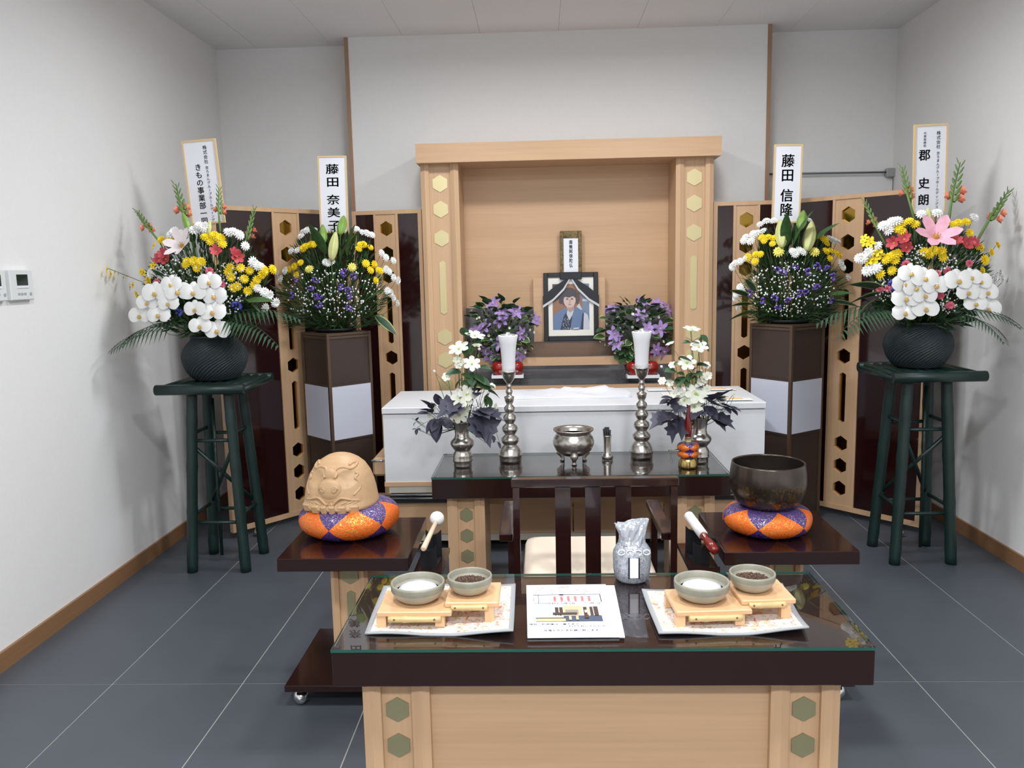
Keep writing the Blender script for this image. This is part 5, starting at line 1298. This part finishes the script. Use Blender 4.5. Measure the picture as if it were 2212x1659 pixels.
vase_flowers('white clematis with dark grey leaves in the vase nearer the fish drum', 1000, 912, Z5,
    [(730, 190), (565, 330), (700, 490), (590, 860), (565, 1030), (640, 820)], [(755, 290), (540, 440), (590, 470), (690, 640), (290, 935), (250, 1040), (945, 955), (915, 730), (540, 915), (630, 890), (430, 625), (560, 500), (640, 960)], [(300, 575), (780, 335), (575, 735), (765, 960), (730, 935), (840, 755), (755, 545)],
    [((370, 900), (-.3, -.4, .85), .75, 0), ((340, 930), (-.1, -.3, .95), .9, 0), ((260, 960), (-.55, -.4, .75), 1.0, 0), ((230, 1010), (-.9, -.4, .1), .8, 0), ((250, 1000), (-.8, -.4, .4), .8, 0), ((330, 1080), (-.15, -.35, -1), 1.5, 0), ((300, 1080), (-.6, -.4, -.7), 1.1, 0), ((350, 1070), (.7, -.5, -.3), 1.2, 0), ((780, 980), (.3, -.6, -.8), 1.45, 1), ((760, 960), (.8, -.5, -.2), 1.2, 1), ((560, 850), (-.7, -.6, -.5), 1.1, 1), ((720, 780), (.5, -.6, .4), 1.0, 0), ((90, 1100), (-.5, -.4, .6), .35, 0), ((100, 1100), (.3, -.4, .8), .35, 0), ((95, 1110), (-.5, -.5, -.5), .35, 0), ((100, 1190), (-.6, -.4, .1), .32, 0), ((105, 1190), (-.2, -.4, -.9), .4, 0), ((110, 1185), (.6, -.4, -.1), .3, 0), ((880, 1210), (.7, -.5, -.4), .4, 0), ((930, 1260), (.2, -.5, -.8), .5, 0), ((980, 1330), (.5, -.4, -.8), .5, 0)],
    [((640, 180), (-.3, -.4, .8), .8), ((660, 260), (-.2, -.5, -.6), .9), ((760, 520), (.8, -.4, .1), 1), ((580, 570), (-.9, -.4, .1), 1), ((720, 600), (.7, -.5, -.3), 1.1), ((760, 650), (.7, -.4, -.4), 1.1), ((820, 720), (.7, -.5, .1), 1), ((880, 780), (.8, -.4, -.2), 1), ((680, 580), (.2, -.6, -.6), 1), ((860, 830), (.4, -.5, -.6), .9), ((600, 640), (-.5, -.5, -.4), .9)],
    [((600, 1000), (620, 600), (700, 300), (700, 180)), ((580, 1000), (590, 700), (570, 340)), ((560, 950), (440, 720), (310, 590)), ((560, 1030), (350, 1040), (180, 1130), (100, 1100)), ((180, 1130), (100, 1180)), ((640, 1000), (860, 1180), (960, 1210), (1010, 1370)), ((650, 900), (840, 780))], 5, 1000, 1007)
vase_flowers('white clematis with dark grey leaves in the vase behind the hand bell', 1500, 903, Z6,
    [(470, 120), (550, 310), (420, 480), (510, 810), (400, 880), (500, 950), (540, 830)], [(240, 270), (265, 500), (630, 500), (155, 670), (240, 690), (640, 620), (600, 660), (570, 680), (330, 780), (370, 800), (280, 810), (800, 870), (930, 815), (470, 750), (640, 750)], [(155, 525), (570, 565), (480, 640), (670, 590), (755, 975), (720, 890), (520, 600)],
    [((300, 880), (-.8, -.4, .4), 1.1, 0), ((250, 1000), (-.8, -.5, -.4), 1.1, 1), ((330, 1040), (-.4, -.6, -.8), 1.1, 1), ((330, 890), (-.6, -.5, .1), 1.0, 1), ((560, 960), (-.5, -.7, -.3), 1.2, 0), ((620, 940), (.4, -.7, -.4), 1.3, 0), ((660, 900), (.4, -.6, .5), 1.3, 1), ((680, 1010), (.6, -.6, -.3), 1.1, 1), ((780, 920), (.8, -.5, -.1), 1.1, 0), ((860, 950), (.9, -.4, -.1), .9, 0), ((740, 880), (.7, -.5, .5), .9, 0), ((240, 870), (-.9, -.4, -.1), .8, 0), ((340, 690), (-.3, -.5, .5), .6, 0), ((520, 740), (.4, -.6, .2), .6, 0)],
    [((570, 170), (.6, -.4, -.5), .7), ((580, 240), (.6, -.4, -.6), .8), ((460, 245), (-.8, -.4, .1), .6), ((480, 245), (.8, -.4, .1), .5), ((330, 430), (.8, -.4, .1), .9), ((530, 500), (.8, -.5, .2), .9), ((300, 560), (-.7, -.5, .2), .9), ((440, 560), (.4, -.6, -.3), 1), ((470, 600), (.3, -.6, .2), 1), ((380, 620), (-.4, -.6, -.3), 1), ((270, 650), (-.7, -.5, .3), .6)],
    [((500, 1000), (470, 650), (470, 240), (460, 130)), ((480, 950), (420, 700), (330, 400), (260, 290)), ((500, 900), (540, 450), (550, 330)), ((560, 900), (720, 880), (860, 1000), (930, 840)), ((600, 960), (780, 980), (880, 1020))], 6, 1510, 998)

GROUPS = {'ceramic_bowl': 'ceramic bowls on the incense trays', 'incense_tray': 'two step incense trays', 'brocade_mat': 'floral mats on the near table', 'lacquer_table': 'glass topped lacquer tables',
          'instrument_stand': 'stands for the temple instruments', 'brocade_cushion': 'brocade cushions', 'mallet_rest': 'black mallet rests', 'candlestick': 'pewter candlesticks', 'altar_candle': 'white altar candles',
          'flower_vase': 'pewter vases', 'vase_flowers': 'flowers in the pewter vases', 'bamboo_stool': 'green bamboo stools', 'wicker_basket': 'wicker flower baskets', 'lantern_pedestal': 'lantern pedestals',
          'basket_flowers': 'basket flower arrangements', 'pedestal_flowers': 'flower domes on the pedestals', 'flower_dish': 'black flower dishes', 'name_board': 'name boards', 'folding_screen': 'folding screens',
          'offering_envelope': 'envelopes on the casket', 'offering_tray': 'white offering trays', 'acrylic_stand': 'acrylic offering stands', 'clematis_posy': 'clematis posies in the altar', 'small_pot': 'small posy pots', 'wall_controller': 'wall controllers'}
for o in COL.objects:
    k = o.name.split('.')[0]
    if o.parent is None and 'category' in o and k in GROUPS: o['group'] = GROUPS[k]
